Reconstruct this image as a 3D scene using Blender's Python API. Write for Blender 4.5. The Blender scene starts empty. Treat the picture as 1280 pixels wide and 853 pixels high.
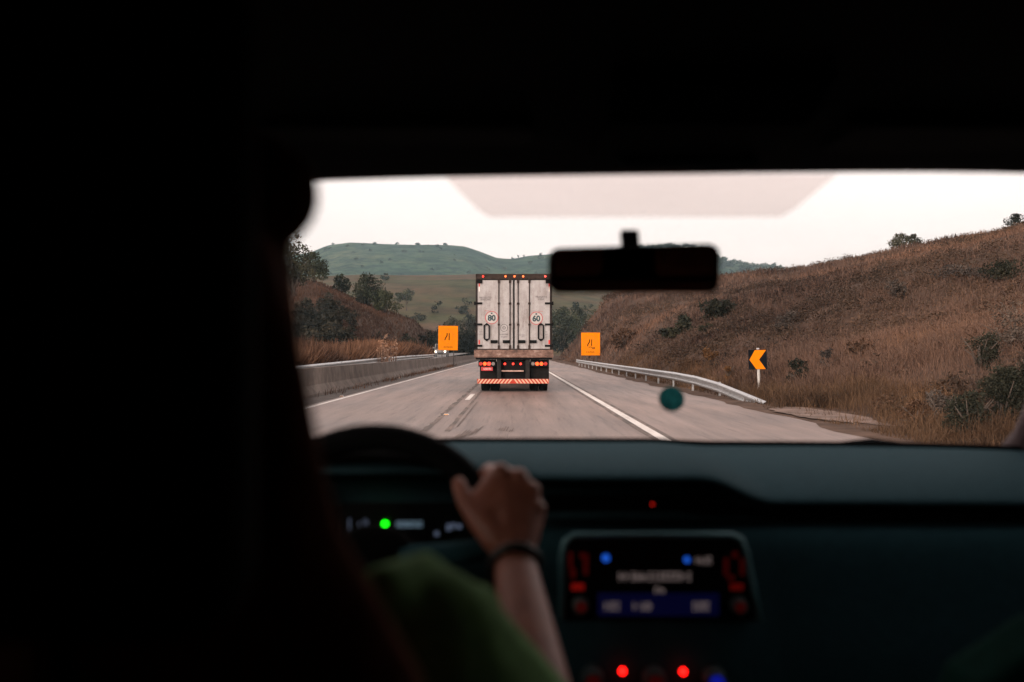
import bpy, math, random
import numpy as np
from mathutils import Vector, Matrix
sc = bpy.context.scene
COL = sc.collection
R = math.radians
CAMH = 1.36
FPX = 1244.0

# ------------------------------------------------------------------ helpers
def at(px, py, d):
    """photo pixel (1280 wide) at forward distance d -> point"""
    return Vector(((px-643)/FPX*d, d, CAMH+(440-py)/FPX*d))

def gat(px, py, z=0.0):
    d = (CAMH-z)*FPX/(py-440)
    return Vector(((px-643)/FPX*d, d, z))

def link(o, parent=None):
    COL.objects.link(o)
    if parent is not None:
        o.parent = parent
        o.matrix_parent_inverse = parent.matrix_basis.inverted()
    return o

def tag(o, label=None, cat=None, group=None, kind=None):
    if label: o['label'] = label
    if cat: o['category'] = cat
    if group: o['group'] = group
    if kind: o['kind'] = kind
    return o

def empty(name, loc=(0, 0, 0), label=None, cat=None, group=None):
    o = bpy.data.objects.new(name, None)
    o.empty_display_size = 0.1
    COL.objects.link(o)
    o.location = loc
    return tag(o, label, cat, group)

class MB:
    """collects shapes into one mesh"""
    def __init__(s): s.v = []; s.f = []; s.m = []
    def add(s, vs, fs, mi=0):
        b = len(s.v); s.v += [tuple(v) for v in vs]
        s.f += [tuple(b+i for i in f) for f in fs]; s.m += [mi]*len(fs)
    def box(s, lo, hi, mi=0):
        x0, y0, z0 = lo; x1, y1, z1 = hi
        s.add([(x0,y0,z0),(x1,y0,z0),(x1,y1,z0),(x0,y1,z0),(x0,y0,z1),(x1,y0,z1),(x1,y1,z1),(x0,y1,z1)],
              [(0,3,2,1),(4,5,6,7),(0,1,5,4),(1,2,6,5),(2,3,7,6),(3,0,4,7)], mi); return s
    def tube(s, pts, rad, n=8, mi=0, caps=True):
        pts = [Vector(p) for p in pts]
        if not hasattr(rad, '__len__'): rad = [rad]*len(pts)
        vs = []; fs = []
        t0 = (pts[1]-pts[0]).normalized()
        up = Vector((0,0,1)) if abs(t0.z) < .9 else Vector((1,0,0))
        a = t0.cross(up).normalized()
        for i, p in enumerate(pts):
            if i == 0: t = pts[1]-pts[0]
            elif i == len(pts)-1: t = pts[-1]-pts[-2]
            else: t = pts[i+1]-pts[i-1]
            t.normalize()
            a = (a-t*a.dot(t)).normalized(); b = t.cross(a)
            for k in range(n):
                th = 2*math.pi*k/n
                vs.append(p+(a*math.cos(th)+b*math.sin(th))*rad[i])
        for i in range(len(pts)-1):
            for k in range(n):
                fs.append((i*n+k, i*n+(k+1)%n, (i+1)*n+(k+1)%n, (i+1)*n+k))
        if caps:
            fs.append(tuple(reversed(range(n)))); fs.append(tuple((len(pts)-1)*n+k for k in range(n)))
        s.add(vs, fs, mi); return s
    def ring(s, c, u, v, R0, r, n=48, m=10, mi=0, a0=0, a1=2*math.pi):
        c, u, v = Vector(c), Vector(u), Vector(v); w = u.cross(v)
        full = abs(a1-a0-2*math.pi) < 1e-6
        nn = n if full else n+1
        vs = []; fs = []
        for i in range(nn):
            th = a0+(a1-a0)*i/n
            e = u*math.cos(th)+v*math.sin(th)
            for k in range(m):
                ph = 2*math.pi*k/m
                vs.append(c+e*(R0+r*math.cos(ph))+w*(r*math.sin(ph)))
        for i in range(n):
            j = (i+1) % nn
            for k in range(m):
                fs.append((i*m+k, j*m+k, j*m+(k+1)%m, i*m+(k+1)%m))
        s.add(vs, fs, mi); return s
    def annulus(s, c, u, v, r0, r1, n=32, mi=0, th=0.0):
        c, u, v = Vector(c), Vector(u), Vector(v)
        vs = []; fs = []
        for i in range(n):
            a = 2*math.pi*i/n; e = u*math.cos(a)+v*math.sin(a)
            vs.append(c+e*r1)
            if r0 > 0: vs.append(c+e*r0)
        if r0 > 0:
            for i in range(n):
                j = (i+1) % n
                fs.append((2*i, 2*j, 2*j+1, 2*i+1))
        else: fs.append(tuple(range(n)))
        s.add(vs, fs, mi); return s
    def ball(s, c, r, n=12, m=8, mi=0):
        c = Vector(c)
        if not hasattr(r, '__len__'): r = (r, r, r)
        vs = [c+Vector((0,0,r[2]))]; fs = []
        for i in range(1, m):
            ph = math.pi*i/m
            for k in range(n):
                th = 2*math.pi*k/n
                vs.append(c+Vector((r[0]*math.sin(ph)*math.cos(th), r[1]*math.sin(ph)*math.sin(th), r[2]*math.cos(ph))))
        vs.append(c-Vector((0,0,r[2])))
        for k in range(n): fs.append((0, 1+k, 1+(k+1)%n))
        for i in range(m-2):
            for k in range(n):
                a = 1+i*n+k; b = 1+i*n+(k+1)%n
                fs.append((a, a+n, b+n, b))
        L = len(vs)-1
        for k in range(n): fs.append((L, 1+(m-2)*n+(k+1)%n, 1+(m-2)*n+k))
        s.add(vs, fs, mi); return s
    def prism(s, outline, y0, y1, mi=0, axis='y'):
        """outline in (x,z), extruded y0..y1 ; axis x: outline (y,z)"""
        n = len(outline)
        if axis == 'y':
            vs = [(x, y0, z) for x, z in outline]+[(x, y1, z) for x, z in outline]
        else:
            vs = [(y0, x, z) for x, z in outline]+[(y1, x, z) for x, z in outline]
        fs = [tuple(range(n)), tuple(reversed(range(n, 2*n)))]
        for i in range(n):
            j = (i+1) % n
            fs.append((i, n+i, n+j, j))
        s.add(vs, fs, mi); return s
    def build(s, name, mat, parent=None, bevel=0, smooth=False, seg=2, fix=True):
        me = bpy.data.meshes.new(name)
        me.from_pydata(s.v, [], s.f)
        mats = mat if isinstance(mat, (list, tuple)) else [mat]
        for x in mats: me.materials.append(x)
        if len(mats) > 1:
            me.polygons.foreach_set('material_index', s.m)
        if fix:
            import bmesh
            bm = bmesh.new(); bm.from_mesh(me)
            bmesh.ops.recalc_face_normals(bm, faces=bm.faces); bm.to_mesh(me); bm.free()
        if smooth: me.polygons.foreach_set('use_smooth', [True]*len(me.polygons))
        me.update()
        o = bpy.data.objects.new(name, me)
        link(o, parent)
        if bevel:
            b = o.modifiers.new('bevel', 'BEVEL'); b.width = bevel; b.segments = seg
            b.limit_method = 'ANGLE'; b.angle_limit = R(40)
        return o

def fastmesh(name, V, F, mat, parent=None, attrs=None, smooth=False):
    """V (n,3) array, F (m,k) array with constant k"""
    V = np.asarray(V, dtype=np.float32); F = np.asarray(F, dtype=np.int32)
    me = bpy.data.meshes.new(name)
    k = F.shape[1]
    me.vertices.add(len(V)); me.vertices.foreach_set('co', V.ravel())
    me.loops.add(F.size); me.loops.foreach_set('vertex_index', F.ravel())
    me.polygons.add(len(F))
    me.polygons.foreach_set('loop_start', np.arange(len(F), dtype=np.int32)*k)
    me.polygons.foreach_set('use_smooth', np.full(len(F), smooth))
    for an, arr in (attrs or {}).items():
        a = me.attributes.new(an, 'FLOAT', 'POINT'); a.data.foreach_set('value', np.asarray(arr, dtype=np.float32))
    me.materials.append(mat)
    me.update(calc_edges=True); me.validate()
    o = bpy.data.objects.new(name, me)
    return link(o, parent)

def text_mb(mb, txt, size, c, mi=0, bold=0.0, align='CENTER'):
    """flat lettering in the xz plane facing -y, centred on c"""
    cu = bpy.data.curves.new('lettering', 'FONT'); cu.body = txt; cu.size = size
    cu.align_x = align; cu.align_y = 'CENTER'; cu.offset = bold; cu.resolution_u = 3
    ob = bpy.data.objects.new('lettering', cu); COL.objects.link(ob)
    bpy.context.view_layer.update()
    me = bpy.data.meshes.new_from_object(ob.evaluated_get(bpy.context.evaluated_depsgraph_get()))
    mb.add([(c[0]+v.co.x, c[1], c[2]+v.co.y) for v in me.vertices], [tuple(p.vertices) for p in me.polygons], mi)
    bpy.data.objects.remove(ob); bpy.data.curves.remove(cu); bpy.data.meshes.remove(me)

# ------------------------------------------------------------------ materials
def newmat(name):
    m = bpy.data.materials.new(name); m.use_nodes = True
    nt = m.node_tree; b = nt.nodes['Principled BSDF']
    return m, nt, b

def N(nt, typ, **kw):
    n = nt.nodes.new(typ)
    for k, v in kw.items():
        if k.startswith('i_'):
            key = k[2:].replace('_', ' ')
            n.inputs[key].default_value = v
        else: setattr(n, k, v)
    return n

def ramp(nt, fac, stops):
    r = nt.nodes.new('ShaderNodeValToRGB'); e = r.color_ramp.elements
    while len(e) < len(stops): e.new(0.5)
    for x, (p, c) in zip(e, stops):
        x.position = p; x.color = (*c, 1) if len(c) == 3 else c
    nt.links.new(fac, r.inputs['Fac']); return r.outputs['Color']

def mixc(nt, fac, a, b, typ='MIX'):
    m = nt.nodes.new('ShaderNodeMix'); m.data_type = 'RGBA'; m.blend_type = typ
    for s, x in ((m.inputs[0], fac), (m.inputs[6], a), (m.inputs[7], b)):
        if hasattr(x, 'links') or isinstance(x, bpy.types.NodeSocket): nt.links.new(x, s)
        elif isinstance(x, (int, float)): s.default_value = x if s.type == 'VALUE' else (x, x, x, 1)
        else: s.default_value = (*x, 1)
    return m.outputs[2]

def noise(nt, scale, detail=4, rough=.55, vec=None, stretch=None):
    if vec is None:
        g = nt.nodes.new('ShaderNodeNewGeometry'); vec = g.outputs['Position']
    if stretch:
        mp = nt.nodes.new('ShaderNodeMapping'); mp.inputs['Scale'].default_value = stretch
        nt.links.new(vec, mp.inputs['Vector']); vec = mp.outputs['Vector']
    n = N(nt, 'ShaderNodeTexNoise', i_Scale=scale, i_Detail=detail, i_Roughness=rough)
    nt.links.new(vec, n.inputs['Vector']); return n.outputs['Fac']

def bump(nt, b, h, strength=.3, dist=.02):
    n = N(nt, 'ShaderNodeBump', i_Strength=strength, i_Distance=dist)
    nt.links.new(h, n.inputs['Height']); nt.links.new(n.outputs['Normal'], b.inputs['Normal'])

def plain(name, col, rough=.6, metal=0, var=.25, scale=8, spec=.5, bmp=0):
    """procedural plain material: colour with mottling"""
    m, nt, b = newmat(name)
    tc = nt.nodes.new('ShaderNodeTexCoord')
    f = noise(nt, scale, 5, .6, tc.outputs['Object'])
    lo = tuple(c*(1-var) for c in col); hi = tuple(min(1, c*(1+var)) for c in col)
    c = ramp(nt, f, [(.3, lo), (.7, hi)])
    nt.links.new(c, b.inputs['Base Color'])
    b.inputs['Roughness'].default_value = rough; b.inputs['Metallic'].default_value = metal
    b.inputs['Specular IOR Level'].default_value = spec
    if bmp: bump(nt, b, f, bmp, .01)
    return m

def glow(name, col, strength):
    m, nt, b = newmat(name)
    b.inputs['Base Color'].default_value = (col[0]*.3, col[1]*.3, col[2]*.3, 1)
    b.inputs['Emission Color'].default_value = (*col, 1); b.inputs['Emission Strength'].default_value = strength
    return m

def sheet_glass(name, tint, refl=.04):
    m = bpy.data.materials.new(name); m.use_nodes = True; nt = m.node_tree; nt.nodes.clear()
    out = nt.nodes.new('ShaderNodeOutputMaterial')
    t = N(nt, 'ShaderNodeBsdfTransparent', i_Color=(*tint, 1))
    g = N(nt, 'ShaderNodeBsdfGlossy', i_Roughness=.02)
    ge = nt.nodes.new('ShaderNodeNewGeometry'); dp = N(nt, 'ShaderNodeVectorMath', operation='DOT_PRODUCT')
    nt.links.new(ge.outputs['Incoming'], dp.inputs[0]); nt.links.new(ge.outputs['Normal'], dp.inputs[1])
    ab = N(nt, 'ShaderNodeMath', operation='ABSOLUTE'); nt.links.new(dp.outputs['Value'], ab.inputs[0])
    iv = N(nt, 'ShaderNodeMath', operation='SUBTRACT'); iv.inputs[0].default_value = 1; nt.links.new(ab.outputs[0], iv.inputs[1])
    pw = N(nt, 'ShaderNodeMath', operation='POWER'); nt.links.new(iv.outputs[0], pw.inputs[0]); pw.inputs[1].default_value = 5
    fr = N(nt, 'ShaderNodeMath', operation='MULTIPLY_ADD'); nt.links.new(pw.outputs[0], fr.inputs[0]); fr.inputs[1].default_value = .9; fr.inputs[2].default_value = refl*.5
    mx = nt.nodes.new('ShaderNodeMixShader')
    nt.links.new(fr.outputs[0], mx.inputs[0]); nt.links.new(t.outputs[0], mx.inputs[1]); nt.links.new(g.outputs[0], mx.inputs[2])
    nt.links.new(mx.outputs[0], out.inputs['Surface'])
    return m

def leafmat(name, cols, sz=.25, rough=.75):
    m, nt, b = newmat(name)
    a = N(nt, 'ShaderNodeAttribute', attribute_name='rnd')
    f = noise(nt, sz, 3, .6)
    mm = N(nt, 'ShaderNodeMath', operation='MULTIPLY_ADD'); mm.inputs[1].default_value = .42
    sub = N(nt, 'ShaderNodeMath', operation='MULTIPLY_ADD'); sub.inputs[1].default_value = 1.5; sub.inputs[2].default_value = -.5
    nt.links.new(f, sub.inputs[0])
    nt.links.new(a.outputs['Fac'], mm.inputs[0]); nt.links.new(sub.outputs[0], mm.inputs[2])
    k = len(cols)
    c = ramp(nt, mm.outputs[0], [(.15+.75*i/(k-1), cols[i]) for i in range(k)])
    fb = noise(nt, sz*.3, 4, .6)
    c = mixc(nt, .9, c, ramp(nt, fb, [(.36, (.42, .42, .47)), (.5, (1, 1, 1)), (.64, (1.5, 1.35, 1.2))]), 'MULTIPLY')
    nt.links.new(c, b.inputs['Base Color']); b.inputs['Roughness'].default_value = rough
    b.inputs['Specular IOR Level'].default_value = .06
    return m

# ------------------------------------------------------------------ world, sun, camera
world = bpy.data.worlds.new('World'); sc.world = world; world.use_nodes = True
nt = world.node_tree; bg = nt.nodes['Background']
sky = nt.nodes.new('ShaderNodeTexSky'); sky.sky_type = 'NISHITA'; sky.sun_disc = False
SUN_EL, SUN_ROT = R(14), R(215)
sky.sun_elevation = SUN_EL; sky.sun_rotation = SUN_ROT
sky.air_density = 1.0; sky.dust_density = 4.0; sky.ozone_density = 1.0
hs = N(nt, 'ShaderNodeHueSaturation', i_Saturation=.28)
nt.links.new(sky.outputs[0], hs.inputs['Color'])
tn = mixc(nt, 1.0, hs.outputs[0], (1.0, .865, .825), 'MULTIPLY')
# a thin even veil of cloud over the clear sky
tcw = nt.nodes.new('ShaderNodeTexCoord')
cl = noise(nt, 3.0, 4, .5, tcw.outputs['Generated'], (1, 1, 5))
veil = ramp(nt, cl, [(.3, (5.7, 4.72, 4.42)), (.7, (6.4, 5.35, 5.02))])
fin = mixc(nt, .65, tn, veil)
nt.links.new(fin, bg.inputs['Color']); bg.inputs['Strength'].default_value = .15

sl = bpy.data.lights.new('sun', 'SUN'); sl.energy = .7; sl.angle = R(18); sl.color = (1, .8, .68)
so = bpy.data.objects.new('sun', sl); COL.objects.link(so)
# direction to the sun: azimuth measured like the sky texture (0 = +Y, clockwise)
sd = Vector((math.sin(SUN_ROT)*math.cos(SUN_EL), math.cos(SUN_ROT)*math.cos(SUN_EL), math.sin(SUN_EL)))
so.rotation_euler = sd.to_track_quat('Z', 'Y').to_euler()

cam = bpy.data.cameras.new('camera'); co = bpy.data.objects.new('camera', cam); COL.objects.link(co)
cam.lens = 35*FPX/1244.4; cam.sensor_width = 36; cam.clip_start = .02; cam.clip_end = 30000
co.location = (0, 0, CAMH)
co.rotation_euler = (R(90)+math.atan(13.5/FPX), 0, math.atan(3/FPX))
cam.dof.use_dof = True; cam.dof.focus_distance = 36; cam.dof.aperture_fstop = 2.9
sc.camera = co
sc.view_settings.view_transform = 'Standard'; sc.view_settings.look = 'None'
sc.view_settings.exposure = 1.0; sc.view_settings.gamma = 1
sc.cycles.use_denoising = True
sc.cycles.max_bounces = 8; sc.cycles.diffuse_bounces = 3; sc.cycles.glossy_bounces = 3
sc.cycles.transparent_max_bounces = 12; sc.cycles.volume_bounces = 0
sc.cycles.sample_clamp_indirect = 4

rng = np.random.default_rng(7)
# ------------------------------------------------------------------ value noise for terrain
_g = np.random.default_rng(3).random((256, 256))
def vnoise(x, y):
    xi = np.floor(x).astype(int); yi = np.floor(y).astype(int)
    fx = x-xi; fy = y-yi; fx = fx*fx*(3-2*fx); fy = fy*fy*(3-2*fy)
    a = _g[xi & 255, yi & 255]; b = _g[(xi+1) & 255, yi & 255]; c = _g[xi & 255, (yi+1) & 255]; d = _g[(xi+1) & 255, (yi+1) & 255]
    return (a*(1-fx)+b*fx)*(1-fy)+(c*(1-fx)+d*fx)*fy-.5
def fbm(x, y, o=4):
    s = 0; a = 1
    for i in range(o):
        s = s+a*vnoise(x*2**i+17*i, y*2**i+31*i); a *= .5
    return s

# skyline tables: bearing tan, elevation tan, crest distance
RT = np.array([.040, .047, .062, .078, .094, .110, .166, .207, .275, .319, .367, .448, .512, .85, 1.2])
RE = np.array([-.01, -.004, .012, .034, .055, .061, .069, .073, .0765, .086, .095, .111, .123, .19, .24])
RY = np.array([180, 179, 178, 176, 174, 172, 170, 170, 172, 165, 155, 138, 125, 80, 60.])
X0 = 7.9
def right_h(x, y):
    x = np.asarray(x, float); y = np.asarray(y, float)
    ye = np.maximum(y, x/1.2); t = np.clip(x/np.maximum(ye, 1e-3), .03, 1.2)
    e = np.interp(t, RT, RE); yc = np.interp(t, RT, RY); zc = np.maximum(CAMH+e*yc, 0)
    yb = np.minimum(X0/t, yc-2)
    u = np.clip((ye-yb)/(yc-yb), 0, 1)
    s = .75*u+.25*np.sin(u*math.pi/2)
    z = zc*s
    over = np.maximum(ye-yc, 0)
    z = z*np.exp(-(over/80)**2)
    w = np.clip((x-8.3)/6, 0, 1)
    z = z+w*np.clip(z/3, 0, 1)*(1.1*fbm(x*.06, y*.05)+.5*fbm(x*.23, y*.2))
    z = z+np.clip((x-7.2)/3, 0, 1)*.12*vnoise(x*.9, y*.9)
    return np.where(x < 6.0, -.03, np.maximum(z, -.02))

LT = np.array([-.9, -.6, -.276, -.2355, -.199, -.179, -.155, -.131, -.107, -.083, -.067, -.05, -.04])
LE = np.array([.14, .12, .092, .080, .072, .0635, .0505, .0405, .031, .0205, .012, .0, -.0065])
def left_h(x, y):
    x = np.asarray(x, float); y = np.asarray(y, float)
    t = np.clip(x/np.maximum(y, 1), -.9, -.04)
    e = np.interp(t, LT, LE); yc = np.maximum(215., 24/np.abs(t)); zc = np.maximum(CAMH+e*yc, 0)
    yb = np.maximum(122., 20.3/np.abs(t))
    u = np.clip((y-yb)/(yc-yb), 0, 1)
    z = zc*(.6*u+.4*np.sin(u*math.pi/2))
    z = z*np.exp(-(np.maximum(y-yc, 0)/90)**2)
    z = z+np.clip(z/4, 0, 1)*(1.2*fbm(x*.045, y*.045)+.3*fbm(x*.2, y*.2))
    return np.maximum(z, -.02)

def grid_mesh(name, X, Y, Z, mat, smooth=True):
    n, m = X.shape
    V = np.stack([X, Y, Z], -1).reshape(-1, 3)
    i = np.arange(n*m).reshape(n, m)
    F = np.stack([i[:-1, :-1], i[1:, :-1], i[1:, 1:], i[:-1, 1:]], -1).reshape(-1, 4)
    o = fastmesh(name, V, F, mat, smooth=smooth)
    return tag(o, kind='structure')

# ------------------------------------------------------------------ setting
m, nt, b = newmat('dry_soil')
f = noise(nt, .05, 6, .6); f2 = noise(nt, .9, 6, .65)
c = ramp(nt, f, [(.3, (.062, .04, .03)), (.5, (.09, .057, .042)), (.7, (.076, .054, .041))])
c2 = ramp(nt, f2, [(.3, (.55, .55, .55)), (.7, (1.25, 1.2, 1.15))])
nt.links.new(mixc(nt, 1.0, c, c2, 'MULTIPLY'), b.inputs['Base Color']); b.inputs['Roughness'].default_value = .95
b.inputs['Specular IOR Level'].default_value = .1
bump(nt, b, f2, .6, .3)
M_SOIL = m

m, nt, b = newmat('meadow_slope')
f = noise(nt, .008, 6, .6, stretch=(1, 2.2, 1)); f2 = noise(nt, .06, 6, .65); f3 = noise(nt, .012, 4, .6)
c = ramp(nt, f, [(.32, (.115, .07, .045)), (.48, (.09, .064, .038)), (.6, (.064, .068, .034)), (.72, (.125, .074, .048))])
c2 = ramp(nt, f2, [(.35, (.5, .55, .5)), (.6, (1.1, 1.05, 1.0))])
c3 = mixc(nt, 1.0, c, c2, 'MULTIPLY')
nt.links.new(c3, b.inputs['Base Color']); b.inputs['Roughness'].default_value = .95; b.inputs['Specular IOR Level'].default_value = .1
M_FIELD = m

m, nt, b = newmat('green_mountain')
f = noise(nt, .004, 8, .62); f2 = noise(nt, .02, 8, .7)
c = ramp(nt, f, [(.36, (.022, .056, .042)), (.5, (.058, .105, .064)), (.64, (.12, .14, .08))])
c2 = ramp(nt, f2, [(.4, (.3, .42, .42)), (.58, (1.15, 1.12, 1.0))])
f3 = noise(nt, .055, 4, .6)
c2 = mixc(nt, .85, c2, ramp(nt, f3, [(.4, (.3, .42, .44)), (.5, (1, 1, 1))]), 'MULTIPLY')
nt.links.new(mixc(nt, 1.0, c, c2, 'MULTIPLY'), b.inputs['Base Color']); b.inputs['Roughness'].default_value = .95
b.inputs['Specular IOR Level'].default_value = .1
bump(nt, b, f2, 1.0, 25)
M_MOUNT = m

# ground sheet to the horizon
gb = MB(); S = 9000
gb.add([(-S, -300, -.06), (S, -300, -.06), (S, 2*S, -.06), (-S, 2*S, -.06)], [(0, 1, 2, 3)])
tag(gb.build('ground', M_SOIL), kind='structure')

xs = np.concatenate([np.linspace(5.9, 9, 12), np.linspace(9.4, 30, 70), np.linspace(30.6, 70, 60), np.linspace(72, 170, 50)])
ys = np.concatenate([np.linspace(-15, 10, 12), np.linspace(10.6, 60, 110), np.linspace(61, 190, 130), np.linspace(193, 330, 30)])
XX, YY = np.meshgrid(xs, ys, indexing='ij')
grid_mesh('hillside', XX, YY, right_h(XX, YY), M_SOIL)
xs = np.linspace(-190, -7.0, 150); ys = np.concatenate([np.linspace(-15, 118, 40), np.linspace(120, 240, 80), np.linspace(242, 520, 90)])
XX, YY = np.meshgrid(xs, ys, indexing='ij')
grid_mesh('hillside', XX, YY, left_h(XX, YY), M_SOIL)

# valley field rising behind
FT = np.array([-.6, -.28, -.2, -.1, 0, .04, .09, .17, .25, .6]); FE = np.array([.086, .082, .0785, .0785, .0785, .076, .068, .058, .05, .03])
def field_h(x, y):
    t = np.clip(x/y, -.6, .6); e = np.interp(t, FT, FE); zc = CAMH+e*820
    u = np.clip((y-380)/(820-380), 0, 1)
    z = zc*(u*u*(3-2*u)*.55+u*.45)*np.exp(-(np.maximum(y-820, 0)/300)**2)
    return z+np.clip(u*3, 0, 1)*(5*fbm(x*.008, y*.008))-.3*(u <= 0)-.02
tt = np.linspace(-.55, .55, 160); ys = np.linspace(360, 1300, 120)
T, YY = np.meshgrid(tt, ys, indexing='ij'); XX = T*YY
grid_mesh('valley_hill', XX, YY, field_h(XX, YY), M_FIELD)

# far mountains
MT = np.array([-.9, -.5, -.3, -.24, -.205, -.188, -.165, -.13, -.1, -.065, -.05, -.035, -.018, -.003, .015, .035, .06, .09, .12, .16, .185, .205, .235, .262, .29, .5, .9])
MP = np.array([360, 350, 335, 325, 318, 309.5, 306, 308.5, 309.5, 309.5, 311, 317, 325, 326.5, 322.5, 321, 321, 320, 317, 316, 320, 333, 340, 343, 346, 360, 380.])
def mount_h(x, y):
    t = np.clip(x/y, -.9, .9); e = (440-np.interp(t, MT, MP))/FPX
    yc = 2600.; zc = CAMH+e*yc
    u = np.clip((y-1450)/(yc-1450), 0, 1)
    z = zc*np.sin(u*math.pi/2)**1.25*np.exp(-(np.maximum(y-yc, 0)/600)**2)
    return z+np.clip(u*3, 0, 1)*(1-.8*np.clip((u-.8)*5, 0, 1))*(1-u)*(60*fbm(x*.0022, y*.0017, 5))-.5
tt = np.linspace(-.7, .7, 260); ys = np.linspace(1400, 3400, 130)
T, YY = np.meshgrid(tt, ys, indexing='ij'); XX = T*YY
grid_mesh('mountain', XX, YY, mount_h(XX, YY), M_MOUNT)

# road
m, nt, b = newmat('worn_concrete')
f = noise(nt, 1.0, 5, .6, stretch=(2.2, .12, 1)); f2 = noise(nt, 30, 4, .7, stretch=(1, .3, 1)); f3 = noise(nt, .18, 4, .6)
f4 = noise(nt, 7.0, 3, .7, stretch=(1, .04, 1))
c = ramp(nt, f, [(.3, (.15, .1, .082)), (.5, (.24, .165, .136)), (.7, (.32, .223, .187))])
c = mixc(nt, .8, c, ramp(nt, f2, [(.3, (.72, .72, .72)), (.7, (1.15, 1.15, 1.15))]), 'MULTIPLY')
c = mixc(nt, .9, c, ramp(nt, f3, [(.3, (.8, .8, .82)), (.7, (1.08, 1.06, 1.05))]), 'MULTIPLY')
c = mixc(nt, .8, c, ramp(nt, f4, [(.3, (.5, .48, .47)), (.46, (1, 1, 1))]), 'MULTIPLY')
f5 = noise(nt, .06, 3, .5)
c = mixc(nt, .8, c, ramp(nt, f5, [(.4, (.7, .8, .88)), (.58, (1, 1, 1))]), 'MULTIPLY')
g = nt.nodes.new('ShaderNodeNewGeometry'); sx = nt.nodes.new('ShaderNodeSeparateXYZ'); nt.links.new(g.outputs['Position'], sx.inputs[0])
# oil and rubber darkening in wheel paths
def band(nt, sock, c0, w):
    a = N(nt, 'ShaderNodeMath', operation='SUBTRACT'); nt.links.new(sock, a.inputs[0]); a.inputs[1].default_value = c0
    q = N(nt, 'ShaderNodeMath', operation='ABSOLUTE'); nt.links.new(a.outputs[0], q.inputs[0])
    mr = N(nt, 'ShaderNodeMapRange'); mr.inputs[1].default_value = 0; mr.inputs[2].default_value = w; mr.inputs[3].default_value = 1; mr.inputs[4].default_value = 0
    nt.links.new(q.outputs[0], mr.inputs[0]); return mr.outputs[0]
for c0, w, k in ((-.75, .55, .22), (1.35, .6, .2), (-4.2, .5, .15), (-2.2, .5, .15), (.3, .35, .12)):
    mu = N(nt, 'ShaderNodeMath', operation='MULTIPLY'); nt.links.new(band(nt, sx.outputs[0], c0, w), mu.inputs[0]); mu.inputs[1].default_value = k
    c = mixc(nt, mu.outputs[0], c, (.12, .1, .095))
# transverse slab joints
fr = N(nt, 'ShaderNodeMath', operation='PINGPONG'); nt.links.new(sx.outputs[1], fr.inputs[0]); fr.inputs[1].default_value = 2.75
lt = N(nt, 'ShaderNodeMath', operation='LESS_THAN'); nt.links.new(fr.outputs[0], lt.inputs[0]); lt.inputs[1].default_value = .012
mu = N(nt, 'ShaderNodeMath', operation='MULTIPLY'); nt.links.new(lt.outputs[0], mu.inputs[0]); mu.inputs[1].default_value = .45
c = mixc(nt, mu.outputs[0], c, (.1, .085, .08))
nt.links.new(c, b.inputs['Base Color']); b.inputs['Roughness'].default_value = .55
bump(nt, b, f2, .25, .004)
M_ROAD = m

def strip(name, x0, x1, y0, y1, z, mat, wob=0, seg=2):
    mb = MB(); n = max(2, seg)
    vs = []; fs = []
    for i in range(n):
        y = y0+(y1-y0)*i/(n-1)
        w = wob*(random.random()-.5) if wob else 0
        vs += [(x0+w, y, z), (x1, y, z)]
        if i: fs.append((2*i-2, 2*i-1, 2*i+1, 2*i))
    mb.add(vs, fs)
    return tag(mb.build(name, mat), kind='structure')
random.seed(5)
strip('road', -6.1, 5.75, -30, 420, 0, M_ROAD)
M_ROAD2 = plain('grey_asphalt', (.16, .15, .145), .8, scale=.6)
mb = MB(); mb.add([(-18.5, -30, .012), (-10.6, -30, .012), (-10.6, 60, .012), (-18.5, 60, .012), (-10.6, 240, 1.092), (-18.5, 240, 1.092)], [(0, 1, 2, 3), (3, 2, 4, 5)])
tag(mb.build('road', M_ROAD2), kind='structure')
M_GUT = plain('dirty_gutter', (.07, .055, .048), .9, var=.5, scale=2.5, bmp=.3)
strip('gutter', -6.05, -5.22, -30, 420, .004, M_GUT, .12, 260)

m, nt, b = newmat('road_paint')
f = noise(nt, 14, 5, .7); f2 = noise(nt, 2.5, 3, .6, stretch=(1, .2, 1))
c = ramp(nt, f, [(.32, (.42, .36, .33)), (.46, (.76, .71, .67))])
c = mixc(nt, .7, c, ramp(nt, f2, [(.3, (.6, .55, .53)), (.6, (1, 1, 1))]), 'MULTIPLY')
nt.links.new(c, b.inputs['Base Color']); b.inputs['Roughness'].default_value = .6
M_PAINT = m
m, nt, b = newmat('worn_tar')
f = noise(nt, 2.0, 6, .7, stretch=(3, .35, 1)); f2 = noise(nt, 25, 3, .7)
c = ramp(nt, f, [(.34, (.06, .046, .04)), (.5, (.125, .094, .08)), (.6, (.21, .15, .126))])
c = mixc(nt, .7, c, ramp(nt, f2, [(.3, (.7, .7, .7)), (.7, (1.2, 1.2, 1.2))]), 'MULTIPLY')
nt.links.new(c, b.inputs['Base Color']); b.inputs['Roughness'].default_value = .7; b.inputs['Specular IOR Level'].default_value = .3
M_TAR = m
strip('edge_line', 2.24, 2.40, -30, 420, .008, M_PAINT)
strip('tar_band', 2.13, 2.51, -30, 420, .004, M_TAR, .05, 200)
strip('edge_line', -5.08, -4.95, -30, 420, .008, M_PAINT)
for y in (28, 44, 60, 76, 92, 108, 124, 140):
    strip('lane_dash', -1.40, -1.26, y, y+4, .008, M_PAINT)
strip('tar_band', -1.60, -1.48, 17, 60, .004, M_TAR, .07, 90)
strip('tar_band', -1.18, -1.10, 17, 60, .004, M_TAR, .05, 90)
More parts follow.
